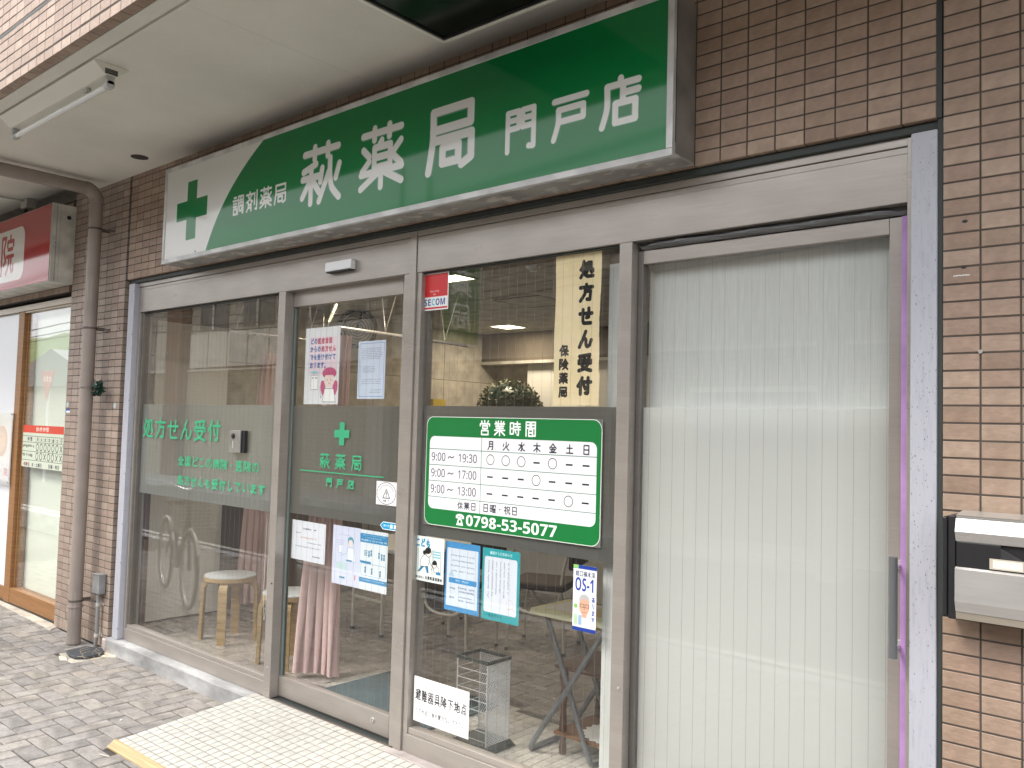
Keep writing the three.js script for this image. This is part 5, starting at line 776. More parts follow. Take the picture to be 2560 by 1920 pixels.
// ---------------------------------------------------------------- inside the pharmacy
{
  const FL = 0.1, CE = 2.55, XL = -5.4, XR = 0.2, ZB = -4.1;
  const f = thing('floor', 'beige tiled floor inside the pharmacy', 'floor', [-2.6, FL, -2.1], null, 'structure');
  const fm = [[0.47, 0.43, 0.39], [0.44, 0.40, 0.365], [0.49, 0.45, 0.41], [0.455, 0.415, 0.38]].map((c) => std({ color: lin(...c), roughness: 0.3, map: mottle, roughnessMap: smudge })), pw = [[0.66, 0.62, 0.56]].map((c) => std({ color: lin(...c), roughness: 0.4, map: mottle }));
  const L = [], p = 0.15; // small square tiles by the door, herringbone blocks beyond
  for (let j = -1; j < 27; j++) for (let i = -1; i < 38; i++) { const m = (((i - j) % 4) + 4) % 4; if (m !== 0 && m !== 3) continue; const hz = m === 0, x = XL + p * i + (hz ? p : p / 2), z = ZB + p * j + (hz ? p / 2 : p); if (x < XL || x > XR || z > -0.12) continue; if (x > -3.3 && z > -0.84 && x < -1.1) continue; L.push({ x: x + 2.6, y: -0.008, z: z + 2.1, rx: -Math.PI / 2, geo: tileGeo(hz ? 0.295 : 0.145, hz ? 0.145 : 0.295, 0.008, 3, 0.0015), mat: pick(fm) }); }
  for (let i = 0; i < 43; i++) for (let j = 0; j < 14; j++) L.push({ x: -3.325 + 0.0515 * (i + 0.5) + 2.6, y: -0.008, z: -0.135 - 0.0515 * (j + 0.5) + 2.1, rx: -Math.PI / 2, geo: tileGeo(0.048, 0.048, 0.008, 3, 0.001), mat: pw[0] });
  layTiles(f, L, 260);
  obj('screed', bx(XL + 2.6, XR + 2.6, -0.2, -0.0035, ZB + 2.1, 2.0), std({ color: lin(0.17, 0.145, 0.125), roughness: 0.9 }), f);
  const w = thing('interior_walls', 'beige walls of the pharmacy waiting room', 'wall', [-2.6, FL, -2.1], null, 'structure');
  obj('left_wall', bx(XL + 2.4, XL + 2.6, -0.1, CE, ZB + 1.9, 2.0), M.stuccoIn, w); obj('back_wall', bx(XL + 2.6, XR + 2.6, -0.1, CE, ZB + 1.9, ZB + 2.1), M.stuccoIn, w); obj('right_wall', bx(XR + 2.6, XR + 2.8, -0.1, CE, ZB + 1.9, 1.95), M.stuccoIn, w);
  for (const [z, y] of [[-2.4, 0], [-3.3, 0]]) obj('panel_joint', bx(XL + 2.5995, XL + 2.602, 0, CE - FL, z + 2.1 - 0.004, z + 2.1), M.bulkhead, w); obj('panel_joint', bx(XL + 2.5995, XL + 2.602, 1.94, 1.945, ZB + 2.1, 2.0), M.bulkhead, w);
  obj('panel_joint', bx(XL + 2.5995, XL + 2.602, 1.5, 1.504, ZB + 2.1, 2.0), M.bulkhead, w);
  tag(obj('interior_ceiling', bx(XL - 0.2, XR + 0.2, CE, CE + 0.2, ZB - 0.2, -0.13), M.ceilIn), 'plain ceiling inside the pharmacy', 'ceiling', null, 'structure');
  const b = thing('bulkhead', 'dark band and pale beam across the back of the waiting room', 'bulkhead', [-3.4, 2.26, -3.85]); obj('fascia', bx(-2, 3.6, 0, 0.29, -0.24, 0), M.bulkhead, b); obj('lip', bx(-2, 3.6, -0.03, 0, -0.24, 0.02), M.offwhite, b);
  const cb = thing('counter', 'pale dispensary counter at the back of the room', 'counter', [-3.6, FL, -3.6]); obj('body', bx(-1.4, 3.4, 0, 1.0, -0.35, 0.2), M.cabinet, cb); obj('top', bx(-1.42, 3.42, 1.0, 1.04, -0.4, 0.25, 0.005), M.offwhite, cb);
  const wc = thing('wall_cabinet', 'white cabinet on the back wall behind the plant', 'cabinet', [-4.3, 1.4, -4.0]); obj('case', bx(-0.55, 3.2, 0, 0.85, -0.09, 0.05), M.cabinet, wc); for (let i = 0; i < 5; i++) obj('door_panel', bx(-0.54 + 0.75 * i, 0.2 + 0.75 * i, 0.01, 0.84, 0.0505, 0.066, 0.002), M.cabinet, wc);
  // fascia board of the blind track above the windows, inside
  tag(obj('window_pelmet', bx(XL, XR, 2.31, CE, -0.2, -0.135), M.bulkhead), 'inner face of the header above the windows', 'pelmet');
  tag(obj('roof_void', bx(XL - 0.2, XR + 0.25, CE + 0.21, 3.44, ZB - 0.2, -0.31), M.offwhite), 'space between the shop ceiling and the floor above', 'building');
  for (const [n, x, z] of [['small bright square ceiling lamp deep in the room', -4.67, -3.42], ['small bright square ceiling lamp behind the security sticker', -3.23, -1.18]]) {
    const t = thing('ceiling_lamp', n, 'lamp', [x, CE, z]); obj('frame', [bx(-0.14, 0.14, -0.008, 0, -0.14, -0.125), bx(-0.14, 0.14, -0.008, 0, 0.125, 0.14), bx(-0.14, -0.125, -0.008, 0, -0.1249, 0.1249), bx(0.125, 0.14, -0.008, 0, -0.1249, 0.1249)], M.offwhite, t);
    obj('lamp_diffuser', bx(-0.1245, 0.1245, -0.006, 0, -0.1245, 0.1245), std({ color: lin(0.8, 0.78, 0.7), emissive: new THREE.Color(1, 0.86, 0.58), emissiveIntensity: 2.2, roughness: 0.6 }), t);
    const l = new THREE.RectAreaLight(0xffecd0, 22, 0.25, 0.25); l.name = 'ceiling_lamp_light'; l.position.set(x, CE - 0.012, z); l.lookAt(x, 0, z); scene.add(l);
  }
  { const t = thing('glow_streak', 'thin glowing rod added for a bright streak behind the door glass', 'lamp', [-4.63, 2.42, -1.33]); obj('glow_rod', metres(rod([-0.44, 0, -0.3], [0.44, 0, 0.3], 0.008, 10)), std({ color: lin(0.8, 0.75, 0.6), emissive: new THREE.Color(1, 0.84, 0.5), emissiveIntensity: 1.1 }), t); obj('housing', metres(rod([-0.46, 0.025, -0.314], [0.46, 0.025, 0.314], 0.012, 8)), M.offwhite, t); for (const s of [-0.3, 0.3]) obj('hanger', rod([s, 0.03, s * 0.68], [s, 0.13, s * 0.68], 0.004, 6), M.steel, t);  // glowing rod added for a bright streak in the glass, no known fixture
    const l = new THREE.RectAreaLight(0xffe8c0, 9, 1.0, 0.02); l.name = 'glow_streak_light'; l.position.set(-4.63, 2.408, -1.33); l.up.set(0.6, 0, -0.9); l.lookAt(-4.63, 0, -1.33); scene.add(l); }  // added light that goes with the streak
  { const t = thing('smoke_detector', 'white smoke detector on the ceiling left of the paper banner', 'detector', [-2.49, CE, -1.15]); const g = new THREE.CylinderGeometry(0.05, 0.045, 0.02, 24); g.translate(0, -0.01, 0); obj('base', metres(g), M.plasticWhite, t); const h = new THREE.CylinderGeometry(0.03, 0.022, 0.02, 20); h.translate(0, -0.03, 0); obj('head', metres(h), M.plasticWhite, t); }
  { const t = thing('ceiling_panel', 'square access panel outlined in black on the ceiling', 'panel', [-3.42, CE, -2.3]); for (const q of [[-0.225, 0.225, -0.23, -0.223], [-0.225, 0.225, 0.223, 0.23], [-0.225, -0.218, -0.222, 0.222], [0.218, 0.225, -0.222, 0.222]]) obj('frame', bx(q[0], q[1], -0.006, 0.0, q[2], q[3]), M.black, t); obj('board', bx(-0.217, 0.217, -0.003, 0, -0.222, 0.222), M.ceilIn, t); }
  // hanging curtain rails
  { const t = thing('curtain_rail', 'hanging metal curtain rail seen through the left window', 'rail', [-4.62, 2.2, -0.45]); obj('rail', metres(rod([0, 0, 0], [-0.06, 0, -0.9], 0.013, 10)), M.steel, t); for (const z of [-0.06, -0.8]) for (const s of [-1, 1]) obj('hanger', rod([-0.004, 0.012, z], [s * 0.09, 0.35, z - 0.05], 0.004, 6), M.steel, t); }
  { const t = thing('curtain_rail', 'hanging metal curtain rail seen through the door above the notices', 'rail', [-3.66, 2.19, -0.66]); obj('rail', [metres(rod([-0.36, 0, 0], [0, 0, 0], 0.012, 10)), metres(rod([0, 0, 0], [-0.09, 0, -1.25], 0.012, 10))], M.steel, t); for (const [x, z] of [[-0.3, 0], [-0.03, -0.4], [-0.07, -1.0]]) for (const s of [-1, 1]) obj('hanger', rod([x, 0.012, z], [x + s * 0.1, 0.36, z - 0.03], 0.004, 6), M.steel, t); }
  // stools
  const stool = (label, x, z, turn) => {
    const t = thing('stool', label, 'stool', [x, FL, z], 'birch stools by the window'); t.rotation.y = turn;
    const s = new THREE.CylinderGeometry(0.168, 0.168, 0.007, 48); s.translate(0, 0.4335, 0); obj('seat', metres(s), M.seatGrey, t); const r = new THREE.CylinderGeometry(0.17, 0.17, 0.026, 48); r.translate(0, 0.4165, 0); obj('seat_rim', metres(r), M.birch, t);
    for (let k = 0; k < 4; k++) { const sh = new THREE.Shape(), R = 0.06, T = 0.024, H = 0.4035; sh.moveTo(0.172, 0); sh.lineTo(0.19, 0.0); sh.lineTo(0.186, H - R); sh.absarc(0.186 - R, H - R, R, 0, Math.PI / 2, false); sh.lineTo(0.08, H); sh.lineTo(0.08, H - T); sh.lineTo(0.186 - R, H - T); sh.absarc(0.186 - R, H - R, R - T, Math.PI / 2, 0, true); sh.lineTo(0.166, H - R); sh.closePath(); const g = new THREE.ExtrudeGeometry(sh, { depth: 0.052, bevelEnabled: true, bevelSize: 0.002, bevelThickness: 0.002, bevelSegments: 1, curveSegments: 10 }); g.translate(0, 0, -0.026); g.rotateY((k * Math.PI) / 2); obj('leg', metres(g), M.birch, t); }
  };
  stool('birch stool with a grey seat standing clear behind the left window', -4.565, -0.515, Math.PI / 4); stool('birch stool with a grey seat half hidden by the door post and pink curtain', -3.8, -0.47, Math.PI / 4 + 0.05);
  // curtains
  const curtain = (label, x, z, y0, y1, w0, w1, d, lean) => {
    const N = 90, K = 26, pos = [], idx = []; for (let k = 0; k <= K; k++) for (let i = 0; i <= N; i++) { const u = i / N, v = k / K, w = w1 + (w0 - w1) * Math.pow(v, 1.6), a = u * Math.PI * 2 * 5, amp = d * (0.5 + 0.7 * v); pos.push((u - 0.5) * w + lean * v + 0.012 * Math.sin(a * 2 + v * 3), y1 - (y1 - y0) * v + (k === K ? 0.006 * Math.sin(a) : 0), amp * Math.sin(a + 0.7 * Math.sin(v * 4)) + 0.03 * Math.sin(u * 5 + v * 2)); if (k < K && i < N) { const q = k * (N + 1) + i; idx.push(q, q + 1, q + N + 1, q + 1, q + N + 2, q + N + 1); } }
    const g = new THREE.BufferGeometry(); g.setAttribute('position', new THREE.Float32BufferAttribute(pos, 3)); g.setIndex(idx); g.computeVertexNormals(); metres(g); const o = tag(obj('curtain', g, M.pink), label, 'curtain'); o.position.set(x, 0, z); return o;
  };
  curtain('pale pink curtain gathered behind the door glass', -3.36, -0.43, 0.125, 2.1, 0.27, 0.11, 0.032, -0.07).rotation.y = 0.35; curtain('pink curtain hanging behind the stool in the left window', -4.97, -1.02, 0.2, 2.1, 0.24, 0.14, 0.035, -0.06).rotation.y = 0.5;
  // panels behind the left window
  tag(obj('white_board', bx(XL + 0.015, XL + 0.04, 0.11, 2.3, -0.9, -0.313, 0.002), M.cabinet), 'large pale board against the left wall behind the stool', 'board'); tag(obj('wood_trim', bx(XL + 0.002, XL + 0.068, 0.1, 1.3, -0.312, -0.275, 0.004), M.walnut), 'red-brown wooden trim at the left end of the left window', 'trim');
  tag(obj('dark_board', bx(XL, XL + 0.03, 0.1, 1.5, -2.3, -0.88), std({ color: lin(0.13, 0.10, 0.08), roughness: 0.6 })), 'dark brown low wall panel behind the pink curtain', 'panel');
  { const t = thing('switch_plate', 'beige socket plate on the inner left wall', 'socket', [XL + 0.003, 1.76, -1.12]); obj('plate', bx(0, 0.008, -0.06, 0.06, -0.05, 0.05, 0.003), M.offwhite, t); }
  // blinds
  const blind = (label, x0, x1, z, y0, y1) => { const t = thing('roller_blind', label, 'blind', [(x0 + x1) / 2, y1, z]), w = (x1 - x0) / 2; obj('fabric', bx(-w, w, y0 - y1, 0, -0.001, 0.001), M.blind, t); obj('roller', metres(rod([-w, 0.03, -0.02], [w, 0.03, -0.02], 0.022, 16)), M.offwhite, t); obj('bottom_bar', bx(-w, w, y0 - y1 - 0.02, y0 - y1, -0.006, 0.006, 0.003), M.offwhite, t); };
  blind('white blind filling the glass door on the right', -1.062, -0.13, -0.15, 0.14, 2.25); blind('narrow strip of white blind at the right edge of the middle window', -1.241, -1.13, -0.128, 0.12, 2.25);
  const chain = (label, pts, r = 0.0024, step = 0.0062) => { const c = new THREE.CatmullRomCurve3(pts.map((p) => new THREE.Vector3(...p)), false, 'centripetal'), n = Math.floor(c.getLength() / step), gs = []; for (let i = 0; i <= n; i++) { const q = c.getPointAt(i / n), g = new THREE.OctahedronGeometry(r, 1); g.translate(q.x, q.y, q.z); gs.push(g); } tag(obj('bead_chain', gs, M.beads), label, 'bead chain'); };
  const loop = (xa, xb, ya, yb, z) => [[xa, ya, z], [xa - 0.002, (ya + yb) / 2, z], [xa - 0.001, yb + 0.06, z], [(xa + xb) / 2, yb, z], [xb + 0.001, yb + 0.06, z], [xb, (ya + yb) / 2, z], [xb, ya, z]];
  chain('white bead chain looped at the left edge of the middle window', [[-2.262, 2.05, -0.12], [-2.268, 1.9, -0.12], [-2.276, 1.6, -0.12], ...loop(-2.298, -2.262, 0.9, 0.417, -0.12).slice(1, 6), [-2.262, 1.2, -0.12], [-2.262, 1.68, -0.12]], 0.0027, 0.0066);
  chain('bead chain hanging at the upper left of the glass door on the right', loop(-1.052, -1.044, 2.2, 1.5, -0.132), 0.0026); chain('bead chain by the door post in the left window', loop(-3.556, -3.538, 1.9, 0.457, -0.12), 0.0026); chain('faint bead chain in front of the pale board in the left window', loop(-5.285, -5.225, 1.6, 0.39, -0.34), 0.0026);
  // door mat
  tag(obj('door_mat', bx(-3.22, -2.35, FL + 0.002, FL + 0.012, -0.8, -0.2, 0.003), M.mat), 'dark teal door mat inside the entrance', 'mat');
  { // umbrella stand of wire mesh
    const t = thing('umbrella_stand', 'wire mesh umbrella stand with a dark rim behind the middle window', 'umbrella stand', [-2.05, FL, -0.335]), W = 0.095, D = 0.078, H = 0.415, dk = std({ color: lin(0.03, 0.04, 0.035), roughness: 0.5 });
    const s = new THREE.CylinderGeometry(0.14, 0.172, 0.03, 4, 1); s.rotateY(Math.PI / 4); s.scale(1.02, 1, 0.86); s.translate(0, 0.016, 0); obj('base', metres(s), dk, t);
    obj('rim', [bx(-W - 0.004, W + 0.004, H - 0.016, H, D - 0.004, D + 0.006), bx(-W - 0.004, W + 0.004, H - 0.016, H, -D - 0.006, -D + 0.004), bx(-W - 0.006, -W + 0.004, H - 0.016, H, -D + 0.0041, D - 0.0041), bx(W - 0.004, W + 0.006, H - 0.016, H, -D + 0.0041, D - 0.0041)], dk, t);
    const mesh = []; for (const [sx, sz, a] of [[1, 0, 'x'], [0, -1, 'z']]) { const L2 = a === 'x' ? D : W, n = 16; for (let i = -38; i <= 16; i++) for (const q of [-1, 1]) { const x0 = -L2 + (i * 2 * L2) / n, rise = H * 0.93, run = q * 0.23; let u0 = q > 0 ? x0 : -x0, u1 = u0 + run, y0 = 0.03, y1 = y0 + rise; const clip = (u) => (u - u0) / (u1 - u0); let t0 = 0, t1 = 1; if (u0 < -L2) t0 = Math.max(t0, clip(-L2)); if (u0 > L2) t0 = Math.max(t0, clip(L2)); if (u1 > L2) t1 = Math.min(t1, clip(L2)); if (u1 < -L2) t1 = Math.min(t1, clip(-L2)); if (t1 - t0 < 0.01) continue; const A = [u0 + (u1 - u0) * t0, y0 + rise * t0], B = [u0 + (u1 - u0) * t1, y0 + rise * t1], P = ([u, y]) => (a === 'x' ? [W, y, u] : [u, y, -D]); mesh.push(rod(P(A), P(B), 0.0013, 4)); } }
    obj('wire_mesh', mesh, M.alu, t); const bars = []; for (let i = 0; i < 8; i++) { const y = 0.05 + i * 0.044; bars.push(rod([-W, y, D], [W, y, D], 0.0016, 6), rod([-W, y, -D], [-W, y, D], 0.0016, 6)); } obj('cross_bars', bars, M.alu, t); for (const [x, z] of [[-W, D], [W, D], [W, -D], [-W, -D]]) obj('post', rod([x, 0.02, z], [x, H - 0.01, z], 0.0035, 8), M.alu, t);
  }
  { // folding table with crossed legs
    const t = thing('folding_table', 'small folding table with a pale yellow-green top and crossed grey legs', 'table', [-1.45, FL, -0.57]); obj('table_top', bx(-0.4, 0.36, 0.625, 0.655, -0.15, 0.15, 0.006), M.tableTop, t); const r = 0.0125;
    obj('leg_frame', metres(tube([[0.02, 0.62, 0.145], [-0.18, 0.32, 0.145], [-0.372, 0.035, 0.145], [-0.385, 0.014, 0.13], [-0.385, 0.013, 0.05], [-0.385, 0.013, -0.05], [-0.385, 0.014, -0.125], [-0.372, 0.035, -0.14], [-0.18, 0.32, -0.14], [0.02, 0.62, -0.14]], r, 90, 12)), M.greyTube, t);
    obj('leg_frame', metres(tube([[-0.335, 0.62, 0.1], [-0.12, 0.32, 0.1], [-0.08, 0.04, 0.1], [0.06, 0.014, 0.09], [0.06, 0.013, -0.09], [-0.08, 0.04, -0.1], [-0.335, 0.62, -0.1]].map(([a, b, c]) => [b > 0.5 ? -0.335 : b > 0.2 ? -0.203 : b > 0.03 ? -0.083 : -0.072, b, c]), r, 90, 12)), M.greyTube, t);
    obj('leaflet', bx(-0.35, -0.16, 0.6552, 0.6562, -0.12, 0.1), M.white, t); obj('leaflet', bx(-0.14, 0.02, 0.6552, 0.6564, -0.13, 0.08), std({ color: lin(0.6, 0.52, 0.3), roughness: 0.7 }), t);
  }
  { // little wooden stand with a lace doily
    const t = thing('wooden_stand', 'low red-brown wooden side table with turned legs and a lower shelf', 'side table', [-1.55, FL, -0.66]), leg = (x, z) => { const pr = [[0.016, 0], [0.018, 0.03], [0.013, 0.06], [0.02, 0.09], [0.017, 0.14], [0.013, 0.2], [0.018, 0.25], [0.012, 0.3], [0.02, 0.34], [0.02, 0.385]].map((p) => new THREE.Vector2(...p)), g = new THREE.LatheGeometry(pr, 16); g.translate(x, 0, z); return obj('leg', metres(g), M.walnut, t); };
    obj('top', bx(-0.2, 0.22, 0.385, 0.405, -0.17, 0.17, 0.006), M.walnut, t); obj('shelf', bx(-0.2, 0.22, 0.085, 0.103, -0.17, 0.17, 0.006), std({ color: lin(0.27, 0.13, 0.06), map: woodGrain, roughness: 0.45 }), t); for (const x of [-0.165, 0.185]) for (const z of [-0.14, 0.14]) leg(x, z);
    const sh = new THREE.Shape(); for (let i = 0; i <= 120; i++) { const a = (i / 120) * 6.2832, r = 0.135 + 0.008 * Math.sin(a * 20); if (i) sh.lineTo(r * Math.cos(a), r * Math.sin(a)); else sh.moveTo(r, 0); } for (let k = 0; k < 3; k++) for (let i = 0; i < 14 + 8 * k; i++) { const a = (i / (14 + 8 * k)) * 6.2832, h = new THREE.Path(); h.absarc((0.055 + 0.033 * k) * Math.cos(a), (0.055 + 0.033 * k) * Math.sin(a), 0.0075, 0, 6.2832); sh.holes.push(h); }
    const g = new THREE.ExtrudeGeometry(sh, { depth: 0.002, bevelEnabled: false, curveSegments: 6 }); g.rotateX(-Math.PI / 2); tag(obj('doily', metres(g), M.white), 'round white lace doily on the lower shelf of the wooden side table', 'doily').position.set(-1.52, FL + 0.1035, -0.64);
  }
  // chairs and table further in
  const chair = (label, x, z, turn) => {
    const t = thing('chair', label, 'chair', [x, FL, z], 'waiting room chairs'); t.rotation.y = turn; const r = 0.011, a = 0.185, d = 0.2;
    for (const sx of [-1, 1]) { obj('leg', metres(tube([[sx * a, 0.0, d], [sx * a * 0.97, 0.25, d * 0.95], [sx * a * 0.95, 0.42, d * 0.8]], r, 14, 10)), M.ivoryTube, t); obj('leg', metres(tube([[sx * a, 0.0, -d], [sx * a * 0.98, 0.25, -d * 0.95], [sx * a * 0.95, 0.45, -d * 0.85], [sx * a * 0.95, 0.78, -d * 1.15]], r, 20, 10)), M.ivoryTube, t); obj('side_bar', metres(tube([[sx * a, 0.41, d * 0.8], [sx * a, 0.28, d * 0.55], [sx * a, 0.27, -d * 0.6], [sx * a, 0.41, -d * 0.85]], r * 0.9, 20, 8)), M.ivoryTube, t); for (const sz of [-1, 1]) obj('foot_cap', metres(rod([sx * a, 0, sz * d], [sx * a, 0.02, sz * d], r * 1.25, 10)), M.black, t); }
    obj('seat', bx(-0.2, 0.2, 0.41, 0.46, -0.2, 0.21, 0.018), M.chairBrown, t); obj('backrest', bx(-0.2, 0.2, 0.56, 0.8, -0.255, -0.22, 0.012), M.chairBrown, t);
  };
  chair('dark brown waiting chair with ivory legs behind the teal bordered notice', -2.97, -1.94, -1.2); chair('dark brown waiting chair with ivory legs, nearest behind the umbrella stand', -3.36, -1.5, -1.4); chair('dark brown waiting chair with ivory legs furthest back in the room', -3.87, -2.38, -0.9);
  { const t = thing('side_desk', 'white desk on ivory tube legs behind the lower door notices', 'desk', [-4.1, FL, -1.6]); for (const [x, z] of [[-0.14, 0.28], [0.2, 0.3], [-0.14, -0.3], [0.2, -0.3]]) { obj('leg', metres(rod([x, 0.01, z], [x, 0.6, z], 0.013, 12)), M.ivoryTube, t); obj('foot_cap', metres(rod([x, 0, z], [x, 0.02, z], 0.016, 12)), M.black, t); } obj('desk_top', bx(-0.3, 0.5, 0.6, 0.63, -0.36, 0.36, 0.006), M.cabinet, t); obj('stretcher', metres(rod([-0.14, 0.24, 0.28], [0.2, 0.24, 0.3], 0.01, 10)), M.ivoryTube, t); obj('bag', bx(0.26, 0.46, 0.16, 0.595, -0.25, 0.1, 0.04), M.black, t); }
  { // bushy plant on the counter
    const t = thing('pot_plant', 'round bushy green plant on the counter at the back of the room', 'plant', [-4.62, FL + 1.04, -3.42]), pot = new THREE.CylinderGeometry(0.16, 0.12, 0.5, 24); pot.translate(0, 0.25, 0); obj('pot', metres(pot), std({ color: lin(0.34, 0.15, 0.05), roughness: 0.6 }), t); const lf = [];
    for (let i = 0; i < 2600; i++) { const a = rnd() * 6.283, b = Math.pow(rnd(), 0.45), el = Math.asin(rnd()) , q = new THREE.PlaneGeometry(0.035, 0.016); q.rotateX(rnd() * 6.28); q.rotateY(rnd() * 6.28); q.rotateZ(rnd() * 6.28); q.translate(0.33 * b * Math.cos(el) * Math.cos(a), 0.62 + 0.28 * b * Math.sin(el), 0.3 * b * Math.cos(el) * Math.sin(a)); lf.push(q); }
    obj('foliage', lf, M.leaf, t); obj('foliage_core', (() => { const s = new THREE.IcosahedronGeometry(0.26, 3); s.scale(1.05, 0.85, 1); s.translate(0, 0.64, 0); return metres(s); })(), M.darkLeaf, t);
  }
  { const t = thing('yellow_box', 'yellow carton on the counter, lower left of the middle window', 'box', [-5.2, FL + 1.04, -2.9]); obj('carton', bx(-0.12, 0.16, 0, 0.69, -0.08, 0.08), std({ color: lin(0.62, 0.44, 0.04), roughness: 0.6 }), t); }
  { const t = thing('fan', 'dark round fan hanging near the ceiling behind the door glass', 'fan', [-5.1, 2.4, -1.95]); const g = new THREE.TorusGeometry(0.16, 0.014, 8, 36); g.rotateY(1.0); obj('ring', metres(g), M.black, t); for (let i = 0; i < 6; i++) { const b = new THREE.TorusGeometry(0.025 * i + 0.02, 0.003, 6, 24); b.rotateY(1.0); obj('guard_ring', metres(b), M.black, t); } obj('bracket', rod([0, 0, 0], [0, 0.15, -0.05], 0.012, 8), M.black, t); }
}

// ---------------------------------------------------------------- across the street (mirrored in the glass and the sign)
{
  const t = thing('apartment_house', 'beige house with brick base and balcony panels across the street, seen only in reflections', 'building', [-9, 0, 9]), X = 9;
  const wall = std({ color: lin(0.62, 0.565, 0.48), roughness: 0.9, map: mottle }), panel = std({ color: lin(0.64, 0.61, 0.55), roughness: 0.7 }), dark = std({ color: lin(0.05, 0.05, 0.055), roughness: 0.3 });
  const brick = std({ color: lin(0.85, 0.85, 0.85), roughness: 0.85, map: texture(256, 256, 1.2, 1.0, (u, v) => { const row = Math.floor(v * 10), m = (v * 10) % 1 < 0.13 || (u * 5 + (row % 2) * 0.5) % 1 < 0.06; const s = 0.86 + 0.1 * vnoise(Math.floor(u * 5 + (row % 2) * 0.5), row, 5, 10, 170); return m ? [0.45, 0.41, 0.36] : [0.74 * s, 0.69 * s, 0.6 * s]; }) });
  const red = std({ color: lin(0.30, 0.11, 0.06), roughness: 0.8, map: brick.map });
  obj('wall', bx(-16, 26, 2.9, 5.0, 0, 8), wall, t); obj('brick_base', bx(-16, 26, 0, 2.85, -0.05, 8), brick, t); obj('wall_band', bx(-16, 26, 2.851, 2.899, -0.08, 8), panel, t);
  obj('pillar', bx(-13.1, -12.3, 0, 5.0, -0.3, 0), red, t); obj('pillar', bx(-4.4, -3.9, 0, 5.0, -0.3, 0), wall, t);
  for (let i = 0; i < 9; i++) obj('balcony_panel', bx(-12.1 + 0.95 * i, -11.2 + 0.95 * i, 2.95, 3.85, -0.12, -0.06), panel, t);
  for (let i = 0; i < 4; i++) { const w = obj('window', bx(-11.8 + 2.1 * i, -10.4 + 2.1 * i, 3.95, 4.85, -0.02, 0.02), dark, t); obj('window_frame', bx(-11.15 + 2.1 * i, -11.07 + 2.1 * i, 3.95, 4.85, -0.05, -0.021), panel, w); }
  for (const [a, b, c, d] of [[3.2, 5.2, 0, 2.2], [6.2, 8.6, 0.9, 2.1], [1, 2.2, 3.3, 4.3], [5.5, 7.5, 3.3, 4.6], [10.5, 12, 3.3, 4.6]]) { const w = obj('window', bx(a, b, c, d, -0.09, -0.03), dark, t); obj('window_frame', bx(a - 0.06, b + 0.06, d, d + 0.08, -0.12, -0.02), panel, w); }
  obj('roof', bx(-16.3, 26.3, 5.0, 5.2, -0.5, 8.2), panel, t);
  const h = thing('gabled_house', 'pale house with a grey gable roof far across the street, seen only in reflections', 'building', [-36, 0, 11]); obj('wall', bx(-5, 5, 0, 2.7, 0, 6), wall, h);
  const gb = new THREE.Shape([new THREE.Vector2(-5.4, 0), new THREE.Vector2(5.4, 0), new THREE.Vector2(0.6, 1.5)]), gg = new THREE.ExtrudeGeometry(gb, { depth: 6.6, bevelEnabled: false }); gg.translate(0, 2.7, -0.3); obj('roof', metres(gg), std({ color: lin(0.24, 0.25, 0.25), roughness: 0.8 }), h);
  const hill = new THREE.SphereGeometry(1, 60, 24, 0, Math.PI * 2, 0, Math.PI / 2), hp = hill.attributes.position; for (let i = 0; i < hp.count; i++) { const n = 1 + 0.16 * (vnoise(hp.getX(i) * 6 + 20, hp.getZ(i) * 6 + 20, 97, 97, 7) - 0.5) + 0.06 * (vnoise(hp.getX(i) * 25 + 70, hp.getZ(i) * 25 + 70, 197, 197, 9) - 0.5); hp.setXYZ(i, hp.getX(i) * 95, hp.getY(i) * 19 * n, hp.getZ(i) * 45); } hill.computeVertexNormals(); hill.translate(-185, -0.4, 85);
  tag(obj('hill', metres(hill), std({ color: lin(0.17, 0.24, 0.09), roughness: 1, map: mottle })), 'green wooded hill behind the street, seen only in reflections', 'hill', null, 'structure');
}
const poleOf = (label, x, z) => { const t = thing('utility_pole', label, 'utility pole', [x, 0, z], 'utility poles along the street'), c = std({ color: lin(0.32, 0.32, 0.30), roughness: 0.9 }); const g = new THREE.CylinderGeometry(0.11, 0.17, 9, 18); g.translate(0, 4.4, 0); obj('pole', metres(g), c, t); obj('cross_arm', bx(-0.7, 0.7, 5.6, 5.7, -0.05, 0.05), c, t); const k = new THREE.CylinderGeometry(0.2, 0.2, 0.55, 16); k.translate(-0.3, 4.3, 0.1); obj('transformer', metres(k), c, t); };
poleOf('concrete utility pole with a grey transformer, mirrored in the glass door', -3.05, 7.2); poleOf('concrete utility pole further left along the street, mirrored in the signs', -24, 7.2);
{ const gs = []; for (const [y, s, z] of [[3.85, 0.35, 7.1], [4.05, 0.4, 7.25], [4.3, 0.45, 7.3], [5.65, 0.5, 7.15], [5.65, 0.5, 7.3]]) for (const [a, b] of [[-24, -3.05], [-3.05, 18], [-60, -24]]) gs.push(tube([[a, y, z], [(a + b) / 2, y - s, z], [b, y, z]], 0.016, 20, 5)); tag(obj('power_lines', gs, M.black), 'sagging power lines between the utility poles', 'cable'); }
